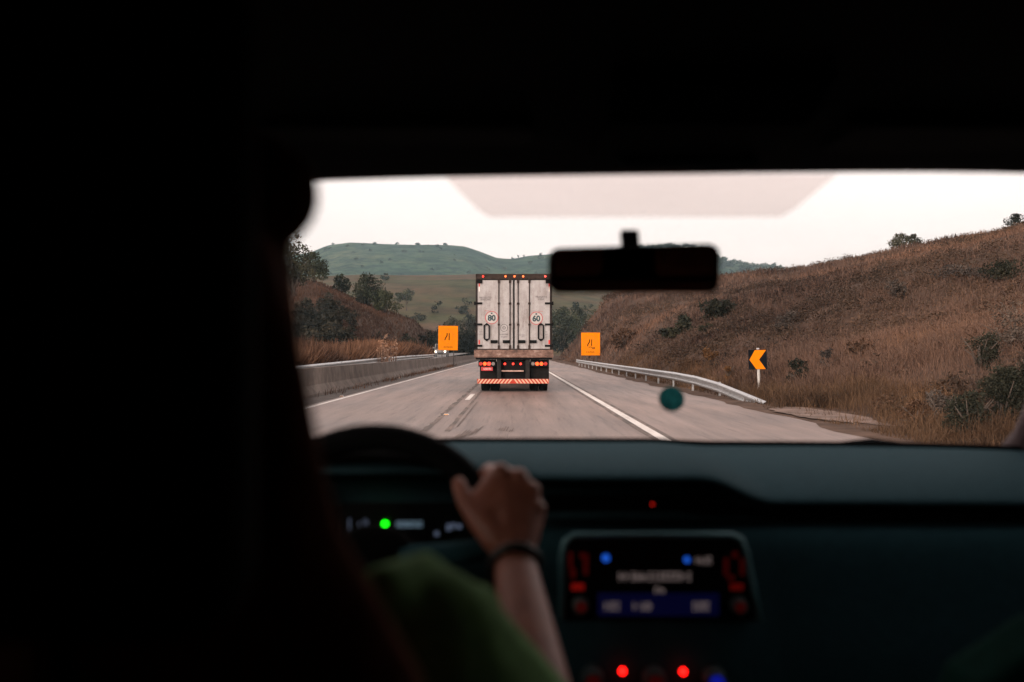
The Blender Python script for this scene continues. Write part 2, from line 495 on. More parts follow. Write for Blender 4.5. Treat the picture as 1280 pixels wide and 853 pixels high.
# skid marks
tm = MB()
for k in range(7):
    x = -.98+k*.055+random.uniform(-.015, .015); y = 15.2+k*.22; L = random.uniform(1.0, 2.0)
    tm.add([(x, y, .012), (x+.02, y, .012), (x+.10, y+L, .012), (x+.085, y+L, .012)], [(0, 1, 2, 3)])
for k in range(6):
    x = -.28+k*.045; y = 16.8+random.uniform(-.3, .5); L = random.uniform(.5, 1.1)
    tm.add([(x, y, .012), (x+.018, y, .012), (x+.05, y+L, .012), (x+.036, y+L, .012)], [(0, 1, 2, 3)])
for x, y, L in ((-1.05, 18, 9),):
    tm.add([(x, y, .012), (x+.03, y, .012), (x+.06, y+L, .012), (x+.04, y+L, .012)], [(0, 1, 2, 3)])
tag(tm.build('tyre_marks', M_TAR), kind='structure')

# pale dirt lay-by on the right verge and pavement edge dirt
m, nt, b = newmat('pink_dirt')
f = noise(nt, 1.6, 6, .65)
nt.links.new(ramp(nt, f, [(.3, (.08, .05, .037)), (.5, (.155, .1, .076)), (.68, (.25, .165, .13))]), b.inputs['Base Color']); b.inputs['Roughness'].default_value = .95
bump(nt, b, f, .4, .05)
M_DIRT = m
mb = MB(); vs = []; fs = []
n = 180
for i in range(n):
    y = -20+i*1.0
    xa = 5.62+.35*vnoise(np.array(y*.35), np.array(2.))+.15*vnoise(np.array(y*1.3), np.array(5.))
    xb = 7.2
    vs += [(float(xa), y, .003), (xb, y, .03)]
    if i: fs.append((2*i-2, 2*i-1, 2*i+1, 2*i))
mb.add(vs, fs); tag(mb.build('dirt_verge', plain('dark_verge_dirt', (.10, .066, .05), .95, 0, .5, 1.3, .05, .4)), kind='structure')
vs = []; mb = MB()
for i in range(120):
    a_ = 2*math.pi*i/120; q = .9+.6*float(fbm(np.array(2.2*math.cos(a_)+9), np.array(2.2*math.sin(a_)+4), 6))+.12*(random.random()-.5)
    vs.append((6.55+.62*q*math.cos(a_), 21.4+3.4*q*math.sin(a_), .034))
mb.add(vs, [tuple(range(120))]); tag(mb.build('dirt_patch', M_DIRT), kind='structure')

# ------------------------------------------------------------------ vegetation makers
def blades(P, h, w, lean, rr, segs=2):
    """grass blades at points P: returns V,F,rnd (each blade a bent quad strip of 2 quads)"""
    n = len(P); th = rr.random(n)*2*math.pi; ld = rr.random(n)*2*math.pi
    d = np.stack([np.cos(th), np.sin(th), np.zeros(n)], -1)
    L = np.stack([np.cos(ld), np.sin(ld), np.zeros(n)], -1)*(lean*rr.random(n))[:, None]
    up = np.array([0, 0, 1.])
    h = h[:, None]; w = w[:, None]
    p0 = P-d*w*.5; p1 = P+d*w*.5
    mid = P+up*h*.55+L*h*.35; m0 = mid-d*w*.4; m1 = mid+d*w*.4
    tip = P+up*h*(1-.25*(np.linalg.norm(L, axis=1)[:, None]))+L*h; t0 = tip-d*w*.08; t1 = tip+d*w*.08
    V = np.stack([p0, p1, m0, m1, t0, t1], 1).reshape(-1, 3)
    i = np.arange(n)[:, None]*6
    F = np.concatenate([i+np.array([[0, 1, 3, 2]]), i+np.array([[2, 3, 5, 4]])], 0)
    return V, F, np.repeat(rr.random(n), 6)

def leaves(C, size, rr, flat=0.0):
    n = len(C)
    a = rr.normal(size=(n, 3)); a /= np.linalg.norm(a, axis=1)[:, None]
    b2 = rr.normal(size=(n, 3)); b2[:, 2] *= (1-flat); b2 -= a*(a*b2).sum(1)[:, None]; b2 /= np.linalg.norm(b2, axis=1)[:, None]
    s = size[:, None]
    V = np.stack([C-a*s, C+b2*s*.45, C+a*s, C-b2*s*.45], 1).reshape(-1, 3)
    F = np.arange(4*n).reshape(n, 4)
    return V, F, np.repeat(rr.random(n), 4)

def clump_points(centers, radii, n, rr, shell=.55):
    centers = np.asarray(centers, float); radii = np.asarray(radii, float)
    if radii.ndim == 1: radii = np.repeat(radii[:, None], 3, 1)
    vol = radii.prod(1)**.8; k = rr.choice(len(centers), size=n, p=vol/vol.sum())
    d = rr.normal(size=(n, 3)); d /= np.linalg.norm(d, axis=1)[:, None]
    r = (shell+(1-shell)*rr.random(n))*(.8+.35*rr.random(n))
    return centers[k]+d*radii[k]*r[:, None]

def crown_mesh(W, Hh, n, leaf, rr, nc=14, shape='round'):
    """crown as clumps inside a W x Hh volume standing on z=0"""
    cs = []; rs = []
    for i in range(nc):
        a = rr.random()*2*math.pi; q = math.sqrt(rr.random())
        zz = rr.random()
        if shape == 'round': wid = math.sqrt(max(.05, 1-(2*zz-.9)**2))
        elif shape == 'flat': wid = .6+.4*zz
        elif shape == 'bush': wid = math.sqrt(max(.08, 1-zz**2))
        else: wid = 1-.7*zz
        cs.append((math.cos(a)*q*W*.36*wid, math.sin(a)*q*W*.36*wid, Hh*(.16+.7*zz)))
        r = W*(.13+.1*rr.random())*(.7+.5*wid)
        rs.append((r, r, min(r*.8, Hh*.3)))
    P = clump_points(cs, rs, n, rr)
    P[:, 2] = np.maximum(P[:, 2], .02)
    return leaves(P, leaf*(.6+.8*rr.random(n)), rr)

M_BARK = plain('grey_bark', (.085, .065, .052), .9, scale=3)
LEAF = {
 'dark': leafmat('dark_leaf', [(.018, .022, .014), (.04, .048, .028), (.06, .066, .038), (.05, .056, .036)], .3),
 'olive': leafmat('olive_leaf', [(.03, .03, .02), (.058, .056, .034), (.085, .078, .046)], .3),
 'brown': leafmat('brown_leaf', [(.05, .03, .02), (.105, .06, .038), (.15, .088, .052)], .3),
 'rust': leafmat('rust_leaf', [(.09, .045, .022), (.17, .085, .035), (.22, .115, .05)], .6),
 'grey': leafmat('grey_leaf', [(.045, .038, .034), (.085, .07, .06), (.12, .095, .078)], .3),
 'black': leafmat('blackish_leaf', [(.016, .018, .013), (.03, .032, .022), (.05, .046, .032)], .3),  # darkest leaf mix, a blackish olive
}

def tree(name, base, W, Hh, trunk, mat, label, cat='tree', n=1500, leaf=.3, shape='round', seed=0, group=None, nc=14, limbs=5):
    rr = np.random.default_rng(1000+seed)
    t = empty(name, base, label, cat, group)
    V, F, rd = crown_mesh(W, Hh-trunk, n, leaf, rr, nc, shape)
    V = V+np.array([0, 0, trunk])
    cr = fastmesh('crown' if cat == 'tree' else 'foliage', V, F, mat, None, {'rnd': rd}); cr.parent = t
    mb = MB(); r0 = max(.04, Hh*.022)
    top = trunk+(Hh-trunk)*.6
    k = rr.normal(size=2)*.04*Hh
    mb.tube([(0, 0, -.4), (k[0]*.3, k[1]*.3, trunk*.6), (k[0], k[1], top)], [r0*1.3, r0, r0*.3], 7)
    for i in range(limbs):
        a = 2*math.pi*(i+rr.random())/limbs; z0 = max(.1, trunk*(.5+.5*rr.random()))
        L = W*(.28+.14*rr.random())
        p0 = Vector((k[0]*.4, k[1]*.4, z0)); p2 = Vector((math.cos(a)*L, math.sin(a)*L, trunk+(Hh-trunk)*(.3+.45*rr.random())))
        p1 = (p0+p2)/2+Vector((0, 0, .08*Hh))
        mb.tube([p0, p1, p2], [r0*.55, r0*.4, r0*.12], 5)
    tr = mb.build('trunk' if cat == 'tree' else 'stem', M_BARK, None, smooth=True); tr.parent = t
    return t

def at_ground(px, d, hf):
    x = (px-643)/FPX*d
    return (x, d, float(hf(np.array(x), np.array(d)))-.05)

# ------------------------------------------------------------------ trees and shrubs one can tell apart
# left ridge
tree('leafy_tree', at_ground(368, 172, left_h), 8.6, 12.5, .4, LEAF['olive'], 'tall dark leafy tree at the left end of the brown ridge, beside the driver', n=3000, leaf=.26, seed=1, nc=22)
tree('sparse_tree', at_ground(352, 200, left_h), 5.0, 9.0, 4.5, LEAF['black'], 'thin sparse tree with bare twigs showing against the sky, farthest left', n=500, leaf=.28, seed=2, nc=9, limbs=9)
tree('round_tree', at_ground(392, 206, left_h), 8.0, 7.2, .5, LEAF['dark'], 'round dark tree on the ridge just right of the tallest leafy tree', n=2000, leaf=.28, seed=3, nc=18)
tree('shrub_tree', at_ground(427, 212, left_h), 4.4, 4.2, .2, LEAF['dark'], 'small dome shaped tree alone on the brown ridge line', n=1000, leaf=.26, seed=4, shape='bush')
tree('broad_tree', at_ground(460, 210, left_h), 8.2, 7.4, .2, LEAF['dark'], 'broad dark green tree, largest on the falling brown ridge', n=2200, leaf=.28, seed=5, shape='bush', nc=20)
tree('low_tree', at_ground(481, 208, left_h), 6.6, 5.2, .2, LEAF['dark'], 'low dark tree at the right foot of the broad ridge tree', n=1500, leaf=.28, seed=6, shape='bush')
tree('shrub_tree', at_ground(452, 208, left_h), 3.0, 2.2, .2, LEAF['black'], 'small dark shrub on the brown slope under the broad ridge tree', 'shrub', n=500, leaf=.24, seed=7, shape='bush')
# field trees
tree('field_tree', at_ground(481, 700, field_h), 7, 7, 1.2, LEAF['dark'], 'lone small round tree high on the green brown field', n=500, leaf=.6, seed=8, group='lone trees in the valley field')
tree('field_tree', at_ground(498, 560, field_h), 7, 10, 3.5, LEAF['dark'], 'slim feathery tree, left one of a pair in the valley field', n=420, leaf=.55, seed=9, shape='flat', group='lone trees in the valley field')
tree('field_tree', at_ground(508, 555, field_h), 9, 12, 4.5, LEAF['dark'], 'flat topped tree, right one of a pair in the valley field', n=600, leaf=.55, seed=10, shape='flat', group='lone trees in the valley field')
tree('field_tree', at_ground(513, 420, field_h), 11, 10, .8, LEAF['olive'], 'greyish rounded tree below the pair in the valley field', n=900, leaf=.45, seed=11, group='lone trees in the valley field')
tree('field_tree', at_ground(588, 450, field_h), 9, 13, 4.0, LEAF['black'], 'dark slender tree just left of the truck, above the other trees', n=600, leaf=.45, seed=12, group='lone trees in the valley field')
tree('field_tree', at_ground(568, 440, field_h), 10, 12, 2.5, LEAF['olive'], 'grey green tree above the left orange sign', n=700, leaf=.45, seed=14, group='lone trees in the valley field')
# trees to the right of the truck
tree('valley_tree', at_ground(703, 330, left_h), 13, 17.5, 2.0, LEAF['dark'], 'dark round tree close to the right side of the truck', n=2000, leaf=.4, seed=15, nc=20)
tree('valley_tree', at_ground(722, 360, left_h), 13, 19.5, 2.5, LEAF['dark'], 'broad dark tree under the left half of the car mirror', n=2000, leaf=.4, seed=16, nc=20)
tree('valley_tree', at_ground(741, 400, left_h), 9, 20, 3, LEAF['dark'], 'flat dark tree peeping over the cut slope below the mirror', n=900, leaf=.4, seed=17)
# right hill
tree('skyline_tree', at_ground(1128, 150, right_h), 3.8, 3.5, .5, LEAF['olive'], 'left half of the round double tree standing on the right skyline', n=1300, leaf=.15, seed=18)
tree('skyline_tree', at_ground(1142, 149, right_h), 3.0, 3.3, .5, LEAF['olive'], 'right half of the round double tree standing on the right skyline', n=1100, leaf=.15, seed=19)
tree('skyline_tree', at_ground(1267, 127, right_h), 2.9, 2.5, .4, LEAF['black'], 'small dark tree on the skyline at the far right edge', n=900, leaf=.13, seed=20)
def shrub(px, d, W, Hh, mat, label, n=900, leaf=.12, seed=0, name='shrub', shape='bush', trunk=.1, nc=12, limbs=7):
    return tree(name, at_ground(px, d, right_h), W, Hh, trunk, mat, label, 'shrub', n=n, leaf=leaf, seed=seed, shape=shape, nc=nc, limbs=limbs)
def slope_d(px, py):
    """distance at which the hillside seen at photo column px shows at row py"""
    t = (px-643)/FPX; d = np.linspace(max(8, 7.0/t), 190, 1500)
    e = (right_h(t*d, d)-CAMH)/d; want = (440-py)/FPX
    k = int(np.argmax(e >= want)); return float(d[k])
def shrub(px, py, wpx, hpx, mat, label, n=900, leafpx=1.4, seed=0, shape='bush', nc=12, limbs=7):
    d = slope_d(px, py); k = d/FPX
    return tree('shrub', at_ground(px, d, right_h), wpx*k, hpx*k, .06, mat, label, 'shrub', n=n, leaf=leafpx*k*1.25, seed=seed, shape=shape, nc=nc, limbs=limbs)
B_, G_, O_ = LEAF['black'], LEAF['grey'], LEAF['olive']
shrub(900, 402, 62, 30, B_, 'wide dark shrub high on the slope right of the mirror bottom', 900, 2.4, 31, nc=9)
shrub(852, 422, 54, 26, B_, 'dark shrub with spiky leaves on the slope below the mirror', 800, 2.4, 32, nc=8)
shrub(883, 420, 28, 16, B_, 'small dark shrub between the two bigger dark slope shrubs', 450, 1.5, 33, nc=6)
shrub(1000, 484, 46, 38, B_, 'dark green shrub in dry grass just right of the chevron sign', 1000, 1.7, 34, nc=8)
shrub(1034, 470, 34, 40, G_, 'grey twiggy shrub behind the dark shrub near the chevron sign', 600, 1.5, 35, nc=8)
shrub(911, 479, 18, 34, LEAF['rust'], 'rust coloured upright weed behind the end of the guard rail', 450, 1.5, 36, shape='round', nc=7)
shrub(886, 456, 24, 25, LEAF['rust'], 'rusty leafed shrub above the bend of the guard rail', 400, 1.5, 37, nc=7)
shrub(1120, 376, 42, 30, G_, 'greyish dark shrub at mid height of the right hillside', 700, 1.5, 38, nc=9)
shrub(1200, 352, 84, 22, G_, 'long low dark shrub left of the upper right hedge', 900, 1.5, 39, nc=12)
shrub(1256, 356, 74, 34, B_, 'long dark hedge like shrub high at the right edge', 1100, 1.5, 40, nc=14)
shrub(1250, 545, 74, 105, B_, 'dark green bush, nearest to the car at the lower right', 4200, 1.7, 41, nc=14)
shrub(1178, 540, 56, 70, G_, 'twiggy grey bush left of the nearest green bush', 1500, 1.6, 42, nc=9)
shrub(1296, 520, 70, 110, B_, 'dark bush cut by the right edge above the dashboard corner', 3600, 1.7, 43, nc=12)
shrub(1106, 520, 44, 30, LEAF['brown'], 'low brown bush at the edge of the pink dirt', 600, 1.8, 44, nc=8)
shrub(1225, 465, 60, 60, B_, 'dark slim bush on the bank behind the nearest green bush', 1500, 1.5, 45, nc=9)
shrub(778, 436, 44, 30, LEAF['brown'], 'brown bush on the cut slope right of the right orange sign', 600, 1.5, 46, nc=9)
shrub(1075, 455, 50, 36, LEAF['brown'], 'brown round bush in the middle of the right hillside, above the pink dirt', 700, 1.6, 47, nc=9)
shrub(1212, 552, 66, 74, B_, 'dark low bush just in front of the nearest tall green bush', 2600, 1.7, 49, nc=11)
shrub(1146, 548, 52, 44, LEAF['brown'], 'brown dry bush at the pavement edge, lowest on the right', 1600, 1.7, 50, nc=9)
shrub(1265, 440, 90, 66, G_, 'greyish bush high on the bank at the right edge, under the hedge', 1500, 1.7, 51, nc=14)
shrub(985, 415, 40, 26, G_, 'grey bush straight above the chevron sign', 500, 1.5, 48, nc=9)

# ------------------------------------------------------------------ stuff: grasses, scrub, woods
M_GRASS = leafmat('dry_grass', [(.045, .029, .024), (.1, .062, .047), (.152, .095, .069), (.098, .067, .056), (.18, .106, .066)], .11)
def veg_stuff(name, V, F, rd, mat, label, cat):
    o = fastmesh(name, V, F, mat, None, {'rnd': rd}); return tag(o, label, cat, None, 'stuff')

rr = np.random.default_rng(21)
parts = []
def hill_pts(n, y0, y1, tmax=.62):
    # density falls with distance
    y = y0*(y1/y0)**rr.random(n)
    lo = 7.2/y; t = lo+(tmax-lo)*rr.random(n)
    x = t*y; ok = (x > 7.2)
    x, y = x[ok], y[ok]
    return x, y
V_, F_, r_, off = [], [], [], 0
def push(V, F, r):
    global off
    V_.append(V); F_.append(F+off); r_.append(r); off += len(V)
for n, y0, y1, h, w, ln in ((90000, 13, 30, .32, .011, 1.0), (80000, 26, 60, .38, .022, 1.0), (70000, 55, 110, .45, .05, 1.0), (60000, 100, 182, .55, .1, .9)):
    x, y = hill_pts(n, y0, y1)
    den = vnoise(x*.13, y*.1)+.7*vnoise(x*.5, y*.45)
    ok = rr.random(len(x)) < np.clip(.55+1.1*den, .08, 1)
    x, y, den = x[ok], y[ok], den[ok]
    k = np.clip((x-7.2)/1.5, .25, 1)
    z = right_h(x, y)
    hh = h*(.5+.9*rr.random(len(x)))*(1+.9*np.clip(den, -.4, .6))*k
    push(*blades(np.stack([x, y, z-.02], -1), hh, w*(.6+.8*rr.random(len(x))), ln, rr))
V = np.concatenate(V_); F = np.concatenate(F_); rd = np.concatenate(r_)
veg_stuff('hillside_grass', V, F, rd, M_GRASS, 'dry brown grass covering the hillside right of the road', 'grass')

# low scrub cushions on the right hill
V_, F_, r_, off = [], [], [], 0
M_SCRUB = leafmat('dry_scrub', [(.026, .019, .015), (.055, .038, .028), (.09, .058, .041), (.056, .046, .038)], .09)
x, y = hill_pts(6200, 12.5, 180)
den = vnoise(x*.09+5, y*.07)
ok = rr.random(len(x)) < np.clip(.35+1.6*den, .03, 1)
x, y = x[ok], y[ok]; ok = x > 7.6+.02*y; x, y = x[ok], y[ok]
z = right_h(x, y)
s = .22+.004*y+.3*rr.random(len(x))**2
npl = 80
P = clump_points(np.stack([x, y, z+s*.3], -1), np.stack([s, s, s*.7], -1)/1, 1, rr)
k = np.repeat(np.arange(len(x)), npl)
d = rr.normal(size=(len(k), 3)); d /= np.linalg.norm(d, axis=1)[:, None]; d[:, 2] = np.abs(d[:, 2])
C = np.stack([x, y, z], -1)[k]+d*(s[k]*(.4+.7*rr.random(len(k))))[:, None]
V, F, rd = leaves(C, s[k]*.115*(.6+.8*rr.random(len(k))), rr)
veg_stuff('hillside_scrub', V, F, rd, M_SCRUB, 'low dry scrub cushions scattered over the right hillside', 'scrub')

# verge tufts: pale tan grass at the foot of chevron sign
V_, F_, r_, off = [], [], [], 0
M_TUFT = leafmat('tan_grass', [(.065, .039, .024), (.12, .072, .042), (.165, .1, .06)], .4)
n = 22000
y = 24+55*rr.random(n)**1.6; x = 6.25+rr.random(n)**1.2*2.8
den = vnoise(x*1.3, y*.8); ok = rr.random(n) < np.clip(.5+1.3*den, .05, 1); x, y = x[ok], y[ok]
z = np.maximum(right_h(x, y), 0)
push(*blades(np.stack([x, y, z-.01], -1), (.22+.42*rr.random(len(x)))*np.clip((x-6.0)/.9, .3, 1), .009+.014*rr.random(len(x)), .9, rr))
n = 22000; y = 12+13*rr.random(n); x = 5.95+rr.random(n)**1.1*3.2; ok = (((x-6.5)/.6)**2+((y-21.4)/3.2)**2 > 1) | (rr.random(n) < .12); x = x[ok]; y = y[ok]
den = vnoise(x*1.1, y*.9); ok = rr.random(len(x)) < np.clip(.4+1.5*den, .03, 1); x, y = x[ok], y[ok]
push(*blades(np.stack([x, y, np.maximum(right_h(x, y), 0)-.01], -1), (.15+.42*rr.random(len(x)))*np.clip((x-5.7)/1.2, .25, 1), .006+.008*rr.random(len(x)), 1.0, rr))
veg_stuff('verge_grass', np.concatenate(V_), np.concatenate(F_), np.concatenate(r_), M_TUFT, 'pale tan grass tufts along the right edge of the road', 'grass')

# tall dry grass in the median
V_, F_, r_, off = [], [], [], 0
M_REED = leafmat('reddish_tall_grass', [(.04, .022, .016), (.12, .066, .042), (.19, .108, .07), (.085, .05, .036)], .35)
n = 60000
y = 22*(91/22)**rr.random(n); x = -7.7-2.9*rr.random(n)
den = vnoise(x*.8, y*.5); hh = (1.4+.75*rr.random(n)**2+1.0*den)*np.clip(.75+.003*y, 0, 1.1)
push(*blades(np.stack([x, y, np.zeros(n)], -1), hh, .014+.0012*y*rr.random(n), .6, rr))
veg_stuff('tall_grass', np.concatenate(V_), np.concatenate(F_), np.concatenate(r_), M_REED, 'tall reddish dry grass growing behind the concrete barrier', 'grass')
V_, F_, r_, off = [], [], [], 0
n = 2600; y = 27+70*rr.random(n); x = -5.95+.42*rr.random(n)**2
den = vnoise(y*.8, x); ok = rr.random(n) < np.clip(.35+1.6*den, .03, 1); x, y = x[ok], y[ok]
push(*blades(np.stack([x, y, np.zeros(len(x))], -1), .08+.22*rr.random(len(x)), .012+.012*rr.random(len(x)), .9, rr))
veg_stuff('gutter_weeds', np.concatenate(V_), np.concatenate(F_), np.concatenate(r_), M_REED, 'thin weeds growing along the foot of the concrete barrier', 'weeds')

# grass on the left hill
V_, F_, r_, off = [], [], [], 0
n = 80000; y = 122+210*rr.random(n)**1.5; t = -.42+.365*rr.random(n); x = t*y
z = left_h(x, y); ok = (z > .05) & (x < -19.5); x, y, z = x[ok], y[ok], z[ok]
push(*blades(np.stack([x, y, z-.05], -1), .35+.45*rr.random(len(x)), .1+.12*rr.random(len(x)), .7, rr))
M_SLOPE = leafmat('brown_slope_grass', [(.05, .03, .022), (.085, .049, .035), (.11, .065, .046)], .06)
veg_stuff('slope_grass', np.concatenate(V_), np.concatenate(F_), np.concatenate(r_), M_SLOPE, 'brown grass covering the left slope under the ridge trees', 'grass')

# thicket at the foot of left hill, and the dark wood in the valley
def wood(name, spots, mat, label, leaf, n, seed, cat='wood'):
    r2 = np.random.default_rng(seed); cs = []; rs = []
    for (x, y, z, W, Hh) in spots:
        for i in range(7):
            a = r2.random()*6.28; q = r2.random()**.5; zz = r2.random()
            cs.append((x+math.cos(a)*q*W*.38, y+math.sin(a)*q*W*.38, z+Hh*(.15+.65*zz))); rr_ = W*(.16+.12*r2.random()); rs.append((rr_, rr_, rr_*.8))
    P = clump_points(cs, rs, n, r2); V, F, rd = leaves(P, leaf*(.6+.8*r2.random(n)), r2)
    return veg_stuff(name, V, F, rd, mat, label, cat)
sp = []
for i in range(46):
    px = random.uniform(372, 478); d = random.uniform(128, 162)
    if px > 440 and d > 145: continue
    x, y, z = at_ground(px, d, left_h); sp.append((x, y, z, random.uniform(2.5, 4.5), random.uniform(1.8, 3.4)))
M_THICK = leafmat('thicket_leaf', [(.012, .013, .010), (.03, .029, .022), (.05, .044, .033)], .2)
wood('thicket', sp, M_THICK, 'dense grey green thicket at the foot of the left slope', .24, 16000, 5, 'thicket')
sp = []
for i in range(60):
    px = random.uniform(455, 640); d = random.uniform(235, 330)
    x = (px-643)/FPX*d; sp.append((x, d, 0, random.uniform(5, 9), random.uniform(3.5, 7.5)*(1 if px < 560 else 1.5)))
for i in range(34):
    px = random.uniform(462, 552); d = max(145, 21.5/((643-px)/FPX))+random.uniform(0, 25)
    x = (px-643)/FPX*d; sp.append((x, d, 0, random.uniform(3.5, 6.5)*d/165, random.uniform(2.8, 4.8)*d/165))
for i in range(30):
    px = random.uniform(540, 604); d = random.uniform(255, 330)
    x = (px-643)/FPX*d; sp.append((x, d, 0, random.uniform(6, 9), random.uniform(7, 12)))
for i in range(22):
    px = random.uniform(640, 780); d = random.uniform(270, 380)
    x = (px-643)/FPX*d; sp.append((x, d, 0, random.uniform(6, 10), random.uniform(6, 11)))
M_WOOD = leafmat('wood_leaf', [(.009, .011, .008), (.022, .024, .016), (.038, .037, .024)], .12)
wood('valley_wood', sp, M_WOOD, 'dark wood filling the valley bottom behind the truck', .36, 44000, 6)
sp = []
for i in range(130):
    t = random.uniform(-.2, .14); d = random.uniform(385, 600); x = t*d
    if random.random() < .4 and t < -.05: continue
    sp.append((x, d, float(field_h(np.array(x), np.array(d))), random.uniform(4, 9), random.uniform(2.5, 6)))
wood('field_scrub', sp, M_WOOD, 'scattered grey green scrub on the lower valley field', .5, 16000, 7, 'scrub')
sp = []
for i in range(330):
    t = random.uniform(.1, .29); d = random.uniform(2000, 2620) if i % 3 else random.uniform(2560, 2620); x = t*d
    sp.append((x, d, float(mount_h(np.array(x), np.array(d))), random.uniform(12, 26), random.uniform(7, 14)))
for i in range(46):
    t = random.uniform(-.21, .03); d = random.uniform(1900, 2610); x = t*d
    if d > 2480: d -= 200; x = t*d
    sp.append((x, d, float(mount_h(np.array(x), np.array(d))), random.uniform(8, 15), random.uniform(4, 7)))
M_RIDGE = leafmat('ridge_leaf', [(.02, .032, .022), (.045, .062, .038), (.065, .08, .048)], .01)
wood('ridge_wood', sp, M_RIDGE, 'far wooded ridge showing its tree tops right of the mirror', 2.2, 46000, 8)

# ------------------------------------------------------------------ barrier, rails, studs, weeds
m, nt, b = newmat('stained_concrete')
f = noise(nt, 2.0, 6, .65); f2 = noise(nt, 2.2, 6, .65, stretch=(1, .5, .3)); f3 = noise(nt, 25, 3, .6)
c = ramp(nt, f, [(.3, (.11, .088, .076)), (.7, (.2, .163, .143))])
c = mixc(nt, .75, c, ramp(nt, f2, [(.33, (.45, .41, .39)), (.6, (1.05, 1.03, 1.0))]), 'MULTIPLY')
nt.links.new(c, b.inputs['Base Color']); b.inputs['Roughness'].default_value = .9; bump(nt, b, f3, .3, .01)
M_CONC = m
M_GALV = plain('galvanised_steel', (.46, .47, .48), .42, .7, .18, 5)
M_POSTW = plain('white_post', (.55, .53, .5), .6, 0, .2, 10)

bar = empty('concrete_barrier', (-6.33, 10, 0), 'long stained concrete barrier along the left edge of the road', 'barrier')
prof = [(.30, 0), (.29, .08), (.12, .33), (.075, .86), (-.075, .86), (-.12, .33), (-.29, .08), (-.30, 0)]
y = 4.0; i = 0
while y < 190:
    L = 6.0 if y < 100 else 18
    mb = MB(); mb.prism([(px_, z) for px_, z in prof], y+.012-10, y+L-.012-10)
    o = mb.build('barrier_segment', M_CONC, None, .008); o.parent = bar; y += L

def guard_rail(name, path, label, side, posts, mat=M_GALV):
    """path of (x,y,ztop); W profile facing side"""
    r = empty(name, (path[0][0], path[0][1], 0), label, 'guard rail')
    W = [(.0, 0), (.01, -.015), (.075, -.05), (.08, -.085), (.015, -.125), (.012, -.155), (.015, -.185), (.08, -.225), (.075, -.26), (.01, -.295), (0, -.31)]
    mb = MB(); vs = []; fs = []; k = len(W)
    b0 = Vector((path[0][0], path[0][1], 0))
    for j, p in enumerate(path):
        for (o_, dz) in W: vs.append((p[0]+side*o_-b0.x, p[1]-b0.y, p[2]+dz))
        if j:
            for q in range(k-1): fs.append(((j-1)*k+q, (j-1)*k+q+1, j*k+q+1, j*k+q))
    mb.add(vs, fs); o = mb.build('beam', mat, None, smooth=False)
    s = o.modifiers.new('thick', 'SOLIDIFY'); s.thickness = .004
    o.parent = r
    ysx = [p[1] for p in path]
    for y in posts:
        x = float(np.interp(y, ysx, [p[0] for p in path])); z = float(np.interp(y, ysx, [p[2] for p in path]))
        mb = MB(); mb.box((x-side*.14-.03-b0.x, y-.06-b0.y, -.3), (x-side*.14+.03-b0.x, y+.06-b0.y, z-.02)); mb.box((x-side*.11-b0.x, y-.05-b0.y, z-.26), (x-side*.003-b0.x, y+.05-b0.y, z-.05))
        o = mb.build('post', mat, None); o.parent = r
    return r
def dens(pts):
    out = []
    for a, c in zip(pts[:-1], pts[1:]):
        for i in range(6):
            u = i/6; out.append(tuple(a[k]*(1-u)+c[k]*u for k in range(3)))
    return out+[pts[-1]]
guard_rail('guard_rail', dens([(6.42, 25.4, .10), (6.3, 27.5, .26), (6.16, 30, .44), (6.06, 33, .55), (6.0, 37, .60), (6.0, 60, .60), (6.0, 96, .62)]),
           'galvanised guard rail dipping into the ground on the right, under the right orange sign', -1, [30.5, 34.5, 38.5, 42.5, 46.5, 50.5, 54.5, 58.5, 62.5, 66.5, 70.5, 74.5, 78.5, 82.5, 86.5, 90.5, 94.5])
guard_rail('guard_rail', dens([(-7.2, 12, .84), (-7.25, 34, .90), (-7.3, 52, 1.03), (-7.3, 70, 1.10), (-7.3, 90, 1.15)]),
           'pale guard rail showing above the concrete barrier on the left', 1, [y for y in range(14, 90, 4)])

M_STUD = plain('stud_plastic', (.75, .7, .66), .35, 0, .1)
M_AMB = plain('amber_reflector', (.8, .35, .08), .3, 0, .1)
def stud(x, y, label):
    t = empty('road_stud', (x, y, .004), label, 'road stud')
    mb = MB(); mb.prism([(-.06, 0), (.06, 0), (.045, .022), (-.045, .022)], -.05, .05); o = mb.build('body', M_STUD, None, .004); o.parent = t
    mb = MB(); mb.box((-.042, -.054, .005), (.042, -.0505, .019)); o = mb.build('reflector', M_AMB, None); o.parent = t
p = gat(558, 519); stud(p.x, p.y, 'pale road stud on the dashed centre line in front of the truck')
p = gat(427, 496); stud(p.x, p.y, 'small white road stud beside the solid left line')
p = gat(499, 473); stud(p.x, p.y, 'distant road stud at the foot of the concrete barrier')

M_STRAW = leafmat('pale_straw', [(.17, .1, .07), (.28, .18, .13), (.36, .25, .19)], 2)
w = empty('tall_weed', (-6.93, 54, 0), 'cluster of tall pale pinkish stems standing in front of the left guard rail', 'weed')
r2 = np.random.default_rng(4); n = 80
P = np.stack([r2.normal(size=n)*.3, r2.normal(size=n)*1.1, np.zeros(n)], -1); P[:, 0] = np.clip(P[:, 0], -.3, .33)
V, F, rd = blades(P, 1.0+1.1*r2.random(n)**2, .02+.025*r2.random(n), .16, r2)
k = np.repeat(np.arange(40), 7); tips = V[4::6][:40][k]+r2.normal(size=(len(k), 3))*[.05, .05, .14]
V2, F2, rd2 = leaves(tips, .05+.05*r2.random(len(k)), r2)
o = fastmesh('foliage', np.concatenate([V, V2]), np.concatenate([F, F2+len(V)]), M_STRAW, None, {'rnd': np.concatenate([rd, rd2])}); o.parent = w

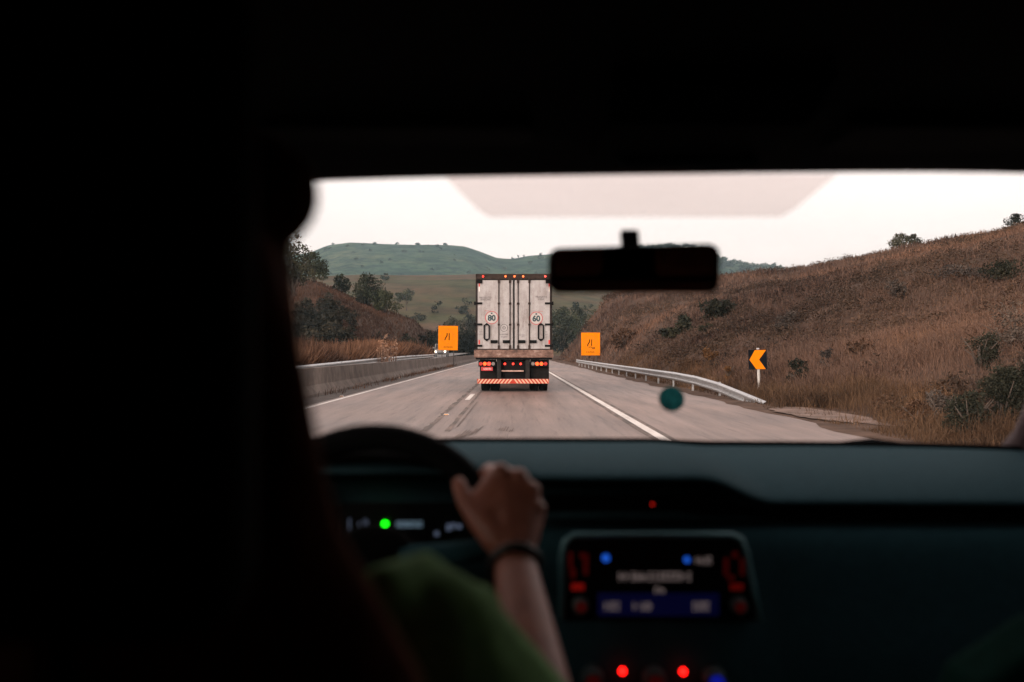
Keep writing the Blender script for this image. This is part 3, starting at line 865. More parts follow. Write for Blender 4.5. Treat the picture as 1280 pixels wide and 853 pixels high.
# ------------------------------------------------------------------ signs
M_ORANGE = plain('fluorescent_orange', (.86, .235, .001), .8, 0, .06, 1.5, .08)
M_BLACKP = plain('black_print', (.02, .008, .002), .8, 0, .2, 8, .1)
M_FAINT = plain('faded_print', (.55, .17, .004), .5)
M_SIGNB = plain('sign_back', (.07, .06, .055), .8)
def mark_row(mb, cx, cz, w, h, n, y, seed, mi=0):
    """a row of illegible small letter shapes"""
    r = random.Random(seed); x = cx-w/2; cw = w/n
    for i in range(n):
        if r.random() < .08: x += cw; continue
        a = x+cw*.12; e = x+cw*.82
        kind = r.randrange(4); t = cw*.2
        if kind in (0, 1, 3): mb.box((a, y-.001, cz-h/2), (a+t, y, cz+h/2), mi)
        if kind in (0, 2): mb.box((a+t, y-.001, cz+h/2-h*.2), (e, y, cz+h/2), mi)
        if kind in (1, 2, 3): mb.box((a+t, y-.001, cz-h*.1), (e, y, cz+h*.1), mi)
        if kind in (0, 3): mb.box((e-t, y-.001, cz-h/2), (e, y, cz-h*.12), mi)
        if kind == 2: mb.box((a+t, y-.001, cz-h/2), (e, y, cz-h/2+h*.2), mi)
        x += cw

def orange_sign(px0, px1, py0, py1, d, label, kind, rot):
    a = at(px0, py1, d); c = at(px1, py0, d)
    w = c.x-a.x; h = c.z-a.z
    cx = (a.x+c.x)/2
    t = empty('roadworks_sign', (cx, d, 0), label, 'road sign', 'orange roadworks signs')
    t.rotation_euler = (0, rot[0], rot[1])
    zb = a.z
    mb = MB(); mb.box((-w/2, -.015, zb), (w/2, .015, zb+h)); o = mb.build('sign_board', M_ORANGE, None, .01); o.parent = t
    pr = MB(); y = -.018; zc = zb+h*.56
    L = .11*h/2.2
    def stroke(pts, th):
        for (x0, z0), (x1, z1) in zip(pts[:-1], pts[1:]):
            dx, dz = x1-x0, z1-z0; l = math.hypot(dx, dz); nx, nz = -dz/l*th/2, dx/l*th/2
            pr.add([(x0+nx, y, z0+nz), (x0-nx, y, z0-nz), (x1-nx, y, z1-nz), (x1+nx, y, z1+nz)], [(0, 1, 2, 3)])
    pr0 = pr; pr = MB(); stroke([(-.16*w, zc-.15*h), (-.14*w, zc-.07*h), (-.055*w, zc+.03*h), (-.05*w, zc+.14*h)], .055*w)
    o = pr.build('lane_mark', M_BLACKP, None, fix=False); o.parent = t; pr = MB()
    stroke([(.055*w, zc-.15*h), (.055*w, zc+.14*h)], .05*w)
    o = pr.build('lane_mark', M_BLACKP, None, fix=False); o.parent = t; pr = pr0
    if kind:
        stroke([(-.1*w, zc-.2*h), (.02*w, zc-.19*h), (.12*w, zc-.24*h), (.2*w, zc-.2*h), (.22*w, zc-.27*h), (.08*w, zc-.27*h)], .03*w)
        o = pr.build('roadworks_mark', M_BLACKP, None, fix=False); o.parent = t; pr = MB(); mark_row(pr, 0, zb+.15*h, .46*w, .06*h, 5, y, 3)
    else:
        mark_row(pr, 0, zb+.13*h, .5*w, .055*h, 6, y, 9)
    o = pr.build('lettering', M_BLACKP, None, fix=False); o.parent = t
    fb = MB(); r = .36*w
    pts = [(0, zc+.31*h), (.40*w, zc), (0, zc-.31*h), (-.40*w, zc), (0, zc+.31*h)]
    y = -.017; pr = fb; stroke(pts, .018*w)
    o = fb.build('diamond_outline', M_FAINT, None, fix=False); o.parent = t
    for s in (-1, 1):
        mb = MB(); mb.box((s*w*.3-.04, .02, -.3), (s*w*.3+.04, .10, zb+h*.9)); o = mb.build('post', M_SIGNB, None); o.parent = t
    return t
orange_sign(547.5, 572, 407.5, 438, 97, 'orange roadworks sign on the left, partly hiding the oncoming headlights', 0, (R(0.6), R(8)))
orange_sign(726.5, 750, 416, 444.5, 98, 'orange roadworks sign on the right, below the car mirror', 1, (0, R(-4)))

ch = at(948, 462, 31.5)
t = empty('chevron_sign', (ch.x, ch.y, 0), 'black road sign with an orange chevron pointing left on a white post', 'road sign')
t.rotation_euler = (0, R(-1.5), R(-10))
w_, h_ = .57, .63; zb = ch.z
mb = MB(); mb.box((-w_/2, -.004, zb), (w_/2, .004, zb+h_)); o = mb.build('sign_plate', plain('black_plate', (.006, .007, .010), .9, 0, .2, 8, .1), None, .003); o.parent = t
mb = MB(); q = [(.36, .03), (.97, .03), (.58, .51), (.92, .985), (.41, .985), (.055, .51)]
mb.add([(-w_/2+u*w_, -.0065, zb+h_*(1-v)) for u, v in q], [(0, 1, 2, 5), (5, 2, 3, 4)]); o = mb.build('chevron', M_ORANGE, None); o.parent = t
mb = MB(); mb.tube([(.02, .045, -.3), (.02, .045, zb+h_+.05)], .045, 12); o = mb.build('post', M_POSTW, None, .004, smooth=False); o.parent = t

# ------------------------------------------------------------------ oncoming vehicle
M_VAN = plain('white_van_paint', (.2, .195, .19), .5, 0, .08, 8, .2)
M_DKGL = plain('dark_window', (.02, .022, .026), .08)
M_RUB = plain('black_rubber', (.012, .012, .012), .8)
M_HEAD = glow('headlight_glow', (1, .74, .5), 14)
v = empty('oncoming_van', (-11.15, 150, .552), 'white van with lit headlights coming towards the camera behind the left orange sign', 'van')
mb = MB(); mb.prism([(0, .35), (-.05, .8), (.25, 1.05), (.95, 1.22), (1.55, 2.0), (5.0, 2.0), (5.1, .35)], -.95, .95, axis='x'); o = mb.build('body', M_VAN, None, .06); o.parent = v
mb = MB(); mb.add([(-.85, 1.0-.05, 1.26), (.85, .95, 1.26), (.78, 1.47, 1.92), (-.78, 1.47, 1.92)], [(0, 1, 2, 3)])
for p_ in range(4): pass
o = mb.build('windscreen', M_DKGL, None); o.location = (0, -.03, .02); o.parent = v
for s in (-1, 1):
    mb = MB(); mb.ball((s*.7, .0, .82), (.11, .06, .10)); o = mb.build('headlight', M_HEAD, None, smooth=True); o.parent = v
    mb = MB(); mb.box((s*1.14-.1, 1.05, 1.3), (s*1.14+.1, 1.15, 1.55)); mb.box((min(s*.94, s*1.1), 1.08, 1.38), (max(s*.94, s*1.1), 1.12, 1.42)); o = mb.build('wing_mirror', M_VAN, None, .02); o.parent = v
    for yy in (.95, 4.1):
        mb = MB(); mb.tube([(s*.93-.1, yy, .33), (s*.93+.02, yy, .33)], .33, 20); o = mb.build('wheel', M_RUB, None); o.parent = v
mb = MB(); mb.box((-.4, -.09, .48), (.4, -.045, .68)); o = mb.build('grille', M_DKGL, None); o.parent = v

# ------------------------------------------------------------------ truck
TD = 34.0
tx = lambda px: (px-642.2)*TD/FPX
tz = lambda py: CAMH+(440-py)*TD/FPX
truck = empty('box_truck', (-.02, TD, 0), 'white box truck seen from behind with its rear lights on, driving ahead on the road', 'truck')
def tp(mb, name, mat, parent=truck, bevel=0, smooth=False, fix=True):
    o = mb.build(name, mat, None, bevel, smooth, fix=fix); o.parent = parent; return o
m, nt, b = newmat('white_dirty_panel')
tc = nt.nodes.new('ShaderNodeTexCoord')
f = noise(nt, 3.5, 6, .7, tc.outputs['Object']); f2 = noise(nt, 2.0, 5, .65, tc.outputs['Object'], (3, 1, .25)); f3 = noise(nt, 22, 3, .6, tc.outputs['Object'])
c = ramp(nt, f, [(.3, (.34, .325, .325)), (.65, (.47, .46, .465))])
c = mixc(nt, .8, c, ramp(nt, f2, [(.3, (.82, .78, .75)), (.55, (1, 1, 1))]), 'MULTIPLY')
c = mixc(nt, .5, c, ramp(nt, f3, [(.32, (.6, .52, .47)), (.42, (1, 1, 1))]), 'MULTIPLY')
fd = noise(nt, 1.3, 6, .75, tc.outputs['Object'], (2.2, 1, .5))
c = mixc(nt, .8, c, ramp(nt, fd, [(.36, (.62, .56, .53)), (.52, (1, 1, 1))]), 'MULTIPLY')
nt.links.new(c, b.inputs['Base Color']); b.inputs['Roughness'].default_value = .55
M_PANEL = m
M_FRAME = plain('dark_frame_steel', (.022, .016, .014), .7, 0, .5, 6, .2)
M_ROD = plain('rusty_dark_rod', (.035, .022, .018), .7, 0, .5, 10, .2)
M_BLK = plain('black_chassis', (.006, .0055, .0055), .8, 0, .4, 4, .15)
M_RED = plain('red_reflector', (.6, .03, .02), .35, 0, .15)
M_WHT = plain('white_reflector', (.8, .72, .68), .4, 0, .1)
M_STK = plain('sticker_white', (.5, .47, .45), .6, 0, .08)
M_TEAL = plain('dark_teal_print', (.02, .055, .065), .5)
M_REDP = plain('red_print', (.5, .05, .05), .5)
M_GREYP = plain('grey_print', (.07, .065, .07), .6)
M_LENS = plain('clear_lens', (.2, .18, .17), .4, 0, .1)
L_RED = glow('red_lamp', (1, .03, .016), 2.2); L_ORG = glow('orange_lamp', (1, .065, .01), 2.2); L_AMB = glow('amber_lamp', (1, .13, .03), 2.2); L_PINK = glow('pink_red_lamp', (1, .07, .05), 2.4)
z0, z1 = tz(437.3), tz(342.8)
xl, xr = tx(594.6), tx(690)
mb = MB(); mb.box((xl, .08, z0), (xr, 13.6, z1)); tp(mb, 'cargo_box', M_PANEL, bevel=.02)
mb = MB(); mb.box((xl-.005, 0, tz(349.3)), (xr+.005, .075, z1+.01)); tp(mb, 'header', plain('grimy_header', (.035, .024, .02), .8, 0, .6, 5, .2), bevel=.015)
for s, a, c in ((-1, xl-.005, tx(596.9)), (1, tx(687.4), xr+.005)):
    mb = MB(); mb.box((a, .002, z0), (c, .075, tz(349.4))); tp(mb, 'corner_post', M_FRAME, bevel=.008)
def door(x0, x1, side):
    mb = MB(); mb.box((x0, .012, z0+.01), (x1, .07, tz(349.6))); d = tp(mb, 'door', M_PANEL, bevel=.008)
    mb = MB(); e = .012
    for (a, c, p, q) in ((x0, x1, z0+.01, z0+.03), (x0, x1, tz(349.6)-.02, tz(349.6)), (x1-.022 if side < 0 else x0, x1 if side < 0 else x0+.022, z0+.031, tz(349.6)-.021)):
        mb.box((a, .004, p), (c, .0115, q))
    tp(mb, 'seal', M_BLK, d)
    return d
dl = door(tx(597.0), tx(641.8), -1); dr = door(tx(642.4), tx(687.3), 1)
for d, rods, hx, sgn in ((dl, (623.4, 637.4), (593.4, 602.8), -1), (dr, (647.5, 661.6), (681, 690.8), 1)):
    for r in rods:
        x = tx(r)
        mb = MB(); mb.tube([(x, -.012, tz(436.5)), (x, -.012, tz(349))], .017, 8)
        for py, hw, hh in ((351.5, .036, .07), (379.6, .04, .035), (406, .036, .032), (434.6, .036, .075)):
            mb.box((x-hw, -.03, tz(py)-hh), (x+hw, .0115, tz(py)+hh))
        tp(mb, 'locking_rod', M_ROD, d)
        xh = x-.16 if r in (623.4,) else (x-.13 if r == 637.4 else (x+.13 if r == 647.5 else x+.13))
        mb = MB(); mb.box((xh-.12, -.045, tz(429.2)), (xh+.12, -.012, tz(425.4))); tp(mb, 'lock_handle', M_BLK, d, .006)
    for py in (379.4, 405.8, 432.5):
        mb = MB(); mb.box((tx(hx[0]), -.022, tz(py)-.035), (tx(hx[1]), -.001, tz(py)+.035)); mb.tube([(tx(hx[0] if sgn < 0 else hx[1]), -.01, tz(py)-.06), (tx(hx[0] if sgn < 0 else hx[1]), -.01, tz(py)+.06)], .028, 8)
        tp(mb, 'hinge', M_BLK, d)
    # loop handle
    cx = tx(608.3 if sgn < 0 else 676); za, zb_ = tz(424.6), tz(406)
    mb = MB(); w = .085
    mb.tube([(cx-w, -.03, za+.04), (cx-w, -.03, zb_-.04), (cx-w*.6, -.03, zb_), (cx+w*.6, -.03, zb_), (cx+w, -.03, zb_-.04), (cx+w, -.03, za+.04), (cx+w*.6, -.03, za), (cx-w*.6, -.03, za), (cx-w, -.03, za+.04)], .024, 8)
    mb.box((cx-.03, -.03, zb_), (cx+.03, .011, zb_+.05)); mb.box((cx-.03, -.03, za-.05), (cx+.03, .011, za))
    tp(mb, 'grab_handle', M_BLK, d)
    # speed sticker
    c = (tx(614.5 if sgn < 0 else 670.3), .009, tz(397.2 if sgn < 0 else 398))
    mb = MB(); u, v_ = (1, 0, 0), (0, 0, 1)
    mb.annulus((c[0], .0105, c[2]), u, v_, 0, .19, 32, 0)
    mb.annulus((c[0], .0085, c[2]), u, v_, .205, .225, 36, 1)
    text_mb(mb, '80' if sgn < 0 else '60', .27, (c[0], .007, c[2]-.02), 2, .012)
    mb.box((c[0]-.03, .006, c[2]+.12), (c[0]+.03, .0065, c[2]+.17), 2)
    mark_row(mb, c[0]+sgn*.16, c[2]+.235, .17, .03, 4, .008, 5, 1)
    tp(mb, 'speed_sticker', [M_STK, M_REDP, M_TEAL], d, fix=False)
    mb = MB()
    if sgn < 0:
        text_mb(mb, 'PRODUTO', .085, (tx(606.5), .008, tz(372.3)), 0); text_mb(mb, 'PERECÍVEL', .078, (tx(607), .008, tz(374.9)), 0)
    else:
        text_mb(mb, 'TRÂNSITO', .085, (tx(676.5), .008, tz(371.6)), 0); text_mb(mb, 'LIVRE', .085, (tx(676.5), .008, tz(374.4)), 0)
    tp(mb, 'lettering', M_GREYP, d, fix=False)
    mb = MB()
    if sgn < 0:
        c = (tx(630), .009, tz(410)); mb.annulus(c, u, v_, .115, .13, 30); mb.annulus(c, u, v_, .04, .055, 20); mb.box((c[0]-.05, .008, c[2]-.006), (c[0]+.05, .009, c[2]+.006)); tp(mb, 'emblem', M_GREYP, d, fix=False); mb = MB()
        mark_row(mb, tx(630), tz(418.2), .3, .045, 8, .008, 11); tp(mb, 'small_print', M_GREYP, d, fix=False); mb = MB(); mark_row(mb, tx(630), tz(421.3), .24, .045, 6, .008, 12); tp(mb, 'small_print', M_GREYP, d, fix=False); mb = MB()
        mark_row(mb, tx(601), tz(415), .12, .03, 4, .008, 21); tp(mb, 'small_print', M_GREYP, d, fix=False); mb = MB(); mark_row(mb, tx(601), tz(418), .12, .03, 4, .008, 22)
    else:
        mark_row(mb, tx(653.5), tz(419), .26, .03, 8, .008, 13); tp(mb, 'small_print', M_GREYP, d, fix=False); mb = MB(); mark_row(mb, tx(654), tz(421.3), .14, .02, 5, .008, 14); tp(mb, 'small_print', M_GREYP, d, fix=False); mb = MB()
        mark_row(mb, tx(683), tz(415), .1, .03, 3, .008, 23); mark_row(mb, tx(683), tz(418.5), .1, .03, 3, .008, 24)
    if len(mb.v): tp(mb, 'small_print', M_GREYP, d, fix=False)
    mb = MB()
    x = tx(599 if sgn < 0 else 686.4)
    mb.box((x-.02, .004, tz(358.5)), (x+.02, .0115, tz(352.5)), 0); mb.box((x-.018, .004, tz(364.5)), (x+.018, .0115, tz(358.6)), 1); tp(mb, 'reflector_tape', [M_RED, M_WHT], d); mb = MB(); mb.box((x-.025, .004, tz(430.5)), (x+.025, .0115, tz(425.3)))
    tp(mb, 'reflector_tape', M_RED, d)
    mb = MB(); mb.box((tx(595.5) if sgn < 0 else tx(682), -.03, tz(354.5)), (tx(602.8) if sgn < 0 else tx(689.3), .001, tz(350.3))); tp(mb, 'corner_bracket', M_BLK, bevel=.005)
for px, mt_ in ((603.8, L_RED), (631.8, L_AMB), (643.1, L_AMB), (653.9, L_AMB), (681.6, L_PINK)):
    mb = MB(); mb.ball((tx(px), -.005, tz(345.6)), (.034, .02, .034), 10, 6); tp(mb, 'marker_lamp', mt_, smooth=True)
m, nt, b = newmat('rusty_lit_sill')
tc = nt.nodes.new('ShaderNodeTexCoord')
f = noise(nt, 3, 7, .75, tc.outputs['Object'], (1, 1, 1.6)); f2 = noise(nt, 9, 5, .65, tc.outputs['Object'], (1, 1, 1.4))
c = ramp(nt, f, [(.34, (.05, .027, .021)), (.46, (.15, .08, .058)), (.57, (.25, .15, .115)), (.68, (.48, .36, .31))])  # rust brown; the paler orange stops paint in streaks lit by the lamps
c = mixc(nt, .7, c, ramp(nt, f2, [(.35, (.5, .45, .42)), (.55, (1, 1, 1))]), 'MULTIPLY')
nt.links.new(c, b.inputs['Base Color']); b.inputs['Roughness'].default_value = .5; b.inputs['Metallic'].default_value = .1
mb = MB(); mb.box((tx(592.6), -.06, tz(447.2)), (tx(691.6), .2, z0-.004)); tp(mb, 'rear_sill', m, bevel=.012)
mb = MB(); mb.box((tx(594.5), .0, tz(449.5)), (tx(690), 13.4, tz(447.3))); tp(mb, 'floor_frame', M_BLK)
for px in (623.5, 659.5):
    mb = MB(); mb.box((tx(px)-.07, .05, tz(473)), (tx(px)+.07, 13, tz(449.6))); tp(mb, 'chassis_rail', plain('grey_chassis', (.022, .02, .019), .8, 0, .4, 5, .2))
for a, c in ((599.5, 620), (663.5, 686.5)):
    mb = MB(); mb.box((tx(a), .28, tz(475)), (tx(c), .31, tz(449.7))); tp(mb, 'mudguard', plain('dirty_mudflap', (.013, .011, .010), .9, 0, .5, 4, .15))
mb = MB(); mb.box((tx(625.5), .25, tz(473)), (tx(657), .29, tz(449.7))); tp(mb, 'underrun_plate', M_BLK)
mb = MB(); mb.box((tx(626.5), .12, tz(464.9)), (tx(654.5), .2, tz(463.2))); tp(mb, 'step_plate', plain('pale_lit_step', (.5, .33, .27), .5, 0, .4, 12), bevel=.006)  # pinkish pale colour paints in the light caught by this bar
for side, cells in ((-1, ((600.8, M_RED), (605.9, L_ORG), (611.1, L_RED), (616.4, M_LENS))), (1, ((666.2, M_LENS), (671.4, L_ORG), (676.7, L_ORG), (682, M_RED)))):
    a, c = cells[0][0]-3, cells[-1][0]+3
    mb = MB(); mb.box((tx(a), .08, tz(458.6)), (tx(c), .2, tz(451.4))); h = tp(mb, 'tail_light', M_BLK, bevel=.01)
    for px, mt_ in cells:
        mb = MB(); mb.tube([(tx(px), .055, tz(455)), (tx(px), .0795, tz(455))], .062, 16); tp(mb, 'lens', mt_, h, .008)
for px in (631, 641.3, 650.9):
    mb = MB(); mb.tube([(tx(px), .2, tz(455.2)), (tx(px), .249, tz(455.2))], .038, 12); tp(mb, 'brake_lamp', L_RED)
mb = MB(); mb.box((tx(601.3), .05, tz(463.7)), (tx(615.8), .075, tz(458.9)), 0)
mark_row(mb, tx(608.5), tz(461.4), .33, .06, 7, .049, 31, 1)
tp(mb, 'license_plate', [plain('red_plate', (.5, .035, .04), .4, 0, .1), M_WHT], fix=False)
# striped bumper
M_BRED = plain('bumper_red', (.5, .035, .012), .7, 0, .15); M_BWHT = plain('bumper_white', (.72, .48, .34), .7, 0, .12)
xa, xb = tx(596.4), tx(686.2); za, zb_ = tz(479.6), tz(474)
mb = MB(); mb.box((xa, -.02, za), (xb, .1, zb_), 0)
n = 20; pw = (xb-xa)/n; mid = (xa+xb)/2
def cut(poly):
    out = []
    for (x, z) in poly: out.append((min(max(x, xa), xb), z))
    return out
for i in range(n//2):
    for s in (-1, 1):
        x = mid+s*(i+.15)*pw; dx = -s*(-1)*0
        # stripes lean towards the centre at the top
        lean = pw*.95
        p4 = [(x, zb_), (x+s*pw*.48, zb_), (x+s*(pw*.48+lean), za), (x+s*lean, za)]
        p4 = cut(p4)
        mb.add([(a, -.023, z) for a, z in p4], [(0, 1, 2, 3)], 1)
tp(mb, 'bumper', [M_BRED, M_BWHT], fix=False)
for px in (612, 671):
    mb = MB(); mb.box((tx(px)-.05, .1, tz(479)), (tx(px)+.05, .3, tz(474.5))); tp(mb, 'bumper_bracket', M_BLK)
M_TYRE = plain('tyre_rubber', (.007, .0065, .0065), .9, 0, .3, 20, .15); M_RIM = plain('steel_rim', (.3, .29, .28), .45, .5, .2)
def wheel(px0, px1, y, parent=truck):
    a, c = tx(px0), tx(px1); rad = .5
    mb = MB()
    prof_ = [(0, .30), (.02, .44), (.06, .49), (.12, .5), (.5, .505), (.88, .5), (.94, .49), (.98, .44), (1, .30)]
    vs = []; fs = []; nn = 32; k = len(prof_)
    for i in range(nn):
        th = 2*math.pi*i/nn
        for u_, r_2 in prof_: vs.append((a+(c-a)*u_, y+r_2*math.cos(th), .5+r_2*math.sin(th)))
        for q in range(k-1):
            j = (i+1) % nn; fs.append((i*k+q, i*k+q+1, j*k+q+1, j*k+q))
    mb.add(vs, fs); t_ = tp(mb, 'wheel', M_TYRE, parent, smooth=True)
    mb = MB(); mb.tube([(a+(c-a)*.15, y, .5), (a+(c-a)*.85, y, .5)], .31, 20); tp(mb, 'rim', M_RIM, t_)
for y in (.95, 2.25):
    for a, c in ((600.2, 611.3), (612.3, 624), (662.6, 673.6), (674.8, 685.4)): wheel(a, c, y)
mb = MB(); mb.tube([(tx(612), .95, .5), (tx(674), .95, .5)], .09, 10); tp(mb, 'axle', M_BLK)
# tractor unit in front of the trailer
M_CAB = plain('white_cab_paint', (.6, .58, .56), .35, 0, .08)
mb = MB(); mb.prism([(13.9, .7), (13.9, 3.1), (14.5, 3.4), (15.9, 3.2), (16.3, 2.0), (16.35, .5), (14, .5)], -1.2, 1.2, axis='x'); cab = tp(mb, 'cab', M_CAB, bevel=.05)
for y in (12.2, 15.6):
    for a, c in ((600.2, 611.3), (674.8, 685.4)): wheel(a, c, y)

# ------------------------------------------------------------------ the car we sit in
CX = .19           # middle of the cabin
M_DASH = plain('soft_dash_plastic', (.019, .040, .049), .9, 0, .12, 60, .03, .15)
M_DASHL = plain('lower_dash_plastic', (.016, .042, .053), .9, 0, .12, 60, .05, .15)
M_TRIM = plain('black_trim', (.0025, .0025, .0028), .9, 0, .2, 30, .03)
for m_ in (M_DASH, M_DASHL): m_.node_tree.nodes['Principled BSDF'].inputs['Specular Tint'].default_value = (.42, .85, 1, 1)
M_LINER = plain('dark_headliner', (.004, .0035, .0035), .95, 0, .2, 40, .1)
M_PILLAR = plain('pillar_trim', (.06, .036, .037), .7, 0, .1, 20, .3)
M_FABRIC = plain('seat_fabric', (.004, .026, .020), .95, 0, .25, 60, .02, .2)
M_LEATH = plain('wheel_leather', (.003, .003, .0035), .8, 0, .2, 80, .06, .1)
M_CHROME = plain('satin_bezel', (.09, .19, .22), .4, .3, .1)
M_SCREEN = plain('screen_glass', (.003, .003, .004), .25, 0, .1, 8, .25)
M_PAINTC = plain('car_paint', (.05, .05, .055), .3, .3, .1)
car = empty('car', (CX, 0.4, 0.3), 'dark interior of the car we ride in, with dashboard, mirror and glowing screen', 'car')
def cp(mb, name, mat, parent=car, bevel=0, smooth=False, fix=True, seg=2):
    o = mb.build(name, mat, None, bevel, smooth, seg, fix); 
    o.parent = parent
    o.matrix_parent_inverse = Matrix.Translation(-car.location) if parent is car else Matrix.Identity(4)
    return o
def subsurf(o, n=2):
    s = o.modifiers.new('sub', 'SUBSURF'); s.levels = n; s.render_levels = n
# dashboard loft
def prof_at(X):
    A = [(2.05, 1.176), (1.8, 1.185), (1.6, 1.190), (1.475, 1.186), (1.447, 1.178), (1.452, 1.168), (1.58, 1.152), (1.60, 1.085), (1.475, 1.104), (1.452, 1.088), (1.445, .97), (1.41, .85), (1.42, .45)]
    B = [(2.05, 1.170), (1.8, 1.172), (1.62, 1.162), (1.525, 1.146), (1.495, 1.136), (1.502, 1.127), (1.55, 1.121), (1.55, 1.094), (1.505, 1.10), (1.48, 1.085), (1.465, .97), (1.43, .85), (1.45, .45)]
    Cc = [(2.05, 1.176), (1.8, 1.187), (1.6, 1.196), (1.475, 1.196), (1.447, 1.188), (1.452, 1.178), (1.60, 1.160), (1.61, 1.01), (1.50, .995), (1.47, .98), (1.45, .92), (1.42, .85), (1.42, .45)]
    def sm(x): x = min(1, max(0, x)); return x*x*(3-2*x)
    w = sm((X-.27)/.125); w2 = sm((.03-X)/.04); w3 = sm((-.385-X)/.05)
    out = []
    for a, b_, c in zip(A, B, Cc):
        y = a[0]*(1-w)+b_[0]*w; z = a[1]*(1-w)+b_[1]*w
        if w2 > 0: y = y*(1-w2)+c[0]*w2; z = z*(1-w2)+c[1]*w2
        if w3 > 0: y = y*(1-w3)+B[out.__len__()][0]*w3; z = z*(1-w3)+B[out.__len__()][1]*w3
        e = (X-CX)/.82
        out.append((y-(.12*e**4 if len(out) < 3 else .02*e*e), z))
    return out
Xs = list(np.linspace(-.64, -.36, 8))+list(np.linspace(-.34, .05, 16))+list(np.linspace(.07, .26, 8))+list(np.linspace(.275, .40, 14))+list(np.linspace(.44, 1.02, 14))
mb = MB(); vs = []; fs = []; mats_ = []
for i, X in enumerate(Xs):
    pr_ = prof_at(X); k = len(pr_)
    vs += [(X, y, z) for y, z in pr_]
    if i:
        for q in range(k-1): fs.append(((i-1)*k+q, (i-1)*k+q+1, i*k+q+1, i*k+q)); mats_.append(1 if q >= 8 else 0)
mb.add(vs, fs); mb.m = mats_; dash = cp(mb, 'dashboard', [M_DASH, M_DASHL], smooth=True); subsurf(dash, 2)
so_ = dash.modifiers.new('thick', 'SOLIDIFY'); so_.thickness = .004
mb = MB(); pts = []
for X in np.linspace(-.25, 1.0, 26):
    p_ = prof_at(X); pts.append((X, p_[0][0]-.03, p_[0][1]+.003))
mb.tube(pts, .0065, 8); cp(mb, 'demister_trim', M_TRIM, dash, smooth=True)
# dark sheet in the recess under the dash lip, standing in for its shade
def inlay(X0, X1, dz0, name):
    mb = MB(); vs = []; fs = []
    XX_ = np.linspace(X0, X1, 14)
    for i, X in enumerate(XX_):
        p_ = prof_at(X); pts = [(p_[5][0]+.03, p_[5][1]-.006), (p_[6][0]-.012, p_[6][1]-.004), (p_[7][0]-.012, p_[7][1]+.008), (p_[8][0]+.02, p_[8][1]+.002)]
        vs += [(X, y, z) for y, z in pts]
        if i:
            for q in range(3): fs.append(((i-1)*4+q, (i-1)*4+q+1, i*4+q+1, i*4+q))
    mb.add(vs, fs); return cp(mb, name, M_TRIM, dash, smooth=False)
inlay(.05, .98, 0, 'recess_shade')
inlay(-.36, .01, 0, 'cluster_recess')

def dpt(px, py, d): return at(px, py, d)
def quad_px(mb, px0, px1, py0, py1, d, mi=0, th=.0015):
    a = dpt(px0, py1, d); c = dpt(px1, py0, d); mb.box((a.x, d, a.z), (c.x, d+th, c.z), mi)
E = lambda n, c, s: glow(n, c, s)
E_GREEN = E('green_led', (.006, 1, .005), 3); E_RED = E('red_led', (1, .006, .004), 6); E_DRED = E('dim_red_led', (.6, .01, .01), .012)
E_BLUE = E('blue_led', (.02, .16, 1), .3); E_NAVY = E('navy_screen', (.004, .006, .09), .06); E_TXT = E('screen_text', (.55, .42, .4), .13); E_TXB = E('cluster_text', (.25, .38, .5), .22); E_MRED = E('soft_red_led', (1, .02, .01), .5)
# instrument cluster
mb = MB(); quad_px(mb, 425, 600, 628, 706, 1.582); cl_ = cp(mb, 'instrument_cluster', M_SCREEN, dash)
DL = 1.575
def dots(lst, name, mat, parent=dash, d=DL):
    for px, py, r in lst:
        c = dpt(px, py, d); mb = MB(); mb.tube([(c.x, d-.002, c.z), (c.x, d+.001, c.z)], r, 12); cp(mb, name, mat, parent)
dots([(481.5, 655, .0042)], 'indicator_light', E_GREEN)
mb = MB(); a = dpt(512, 655, DL)
mark_row(mb, a.x, a.z, .042, .0085, 9, DL, 41); quad_px(mb, 496, 528, 652.2, 652.9, DL); quad_px(mb, 496, 528, 657.5, 658.2, DL); cp(mb, 'trip_display', E_TXB, dash, fix=False)
mb = MB()
E_GAU = E('gauge_glow', (.2, .25, .38), .16)
for px, py, w, h in ((437, 655, 1.2, 14), (449, 655, 1.2, 6), (456, 655, 1.2, 12), (459, 655, 1.2, 10), (561, 659, 5, 8), (567, 657, 4, 6), (574, 658, 6, 5), (546, 667, 5, 5)):
    mb = MB(); quad_px(mb, px-w/2, px+w/2, py-h/2, py+h/2, DL); cp(mb, 'gauge_mark', E_GAU, dash)
dots([(815, 630, .0016)], 'hazard_light', E_MRED, dash, 1.548)
hb = MB(); vs = []; fs = []
for i in range(25):
    e = -1+2*i/24; X = -.215+.16*e; top = 1.218-.03*e*e-.05*abs(e)**7
    pl = [(1.80, top-.025), (1.62, top-.003), (1.47, top), (1.445, top-.006), (1.45, top-.016), (1.60, top-.024)]
    vs += [(X, y, z) for y, z in pl]
    if i:
        for q in range(5): fs.append(((i-1)*6+q, (i-1)*6+q+1, i*6+q+1, i*6+q))
hb.add(vs, fs); o = cp(hb, 'instrument_hood', M_TRIM, dash, smooth=True); q = o.modifiers.new('t', 'SOLIDIFY'); q.thickness = .004
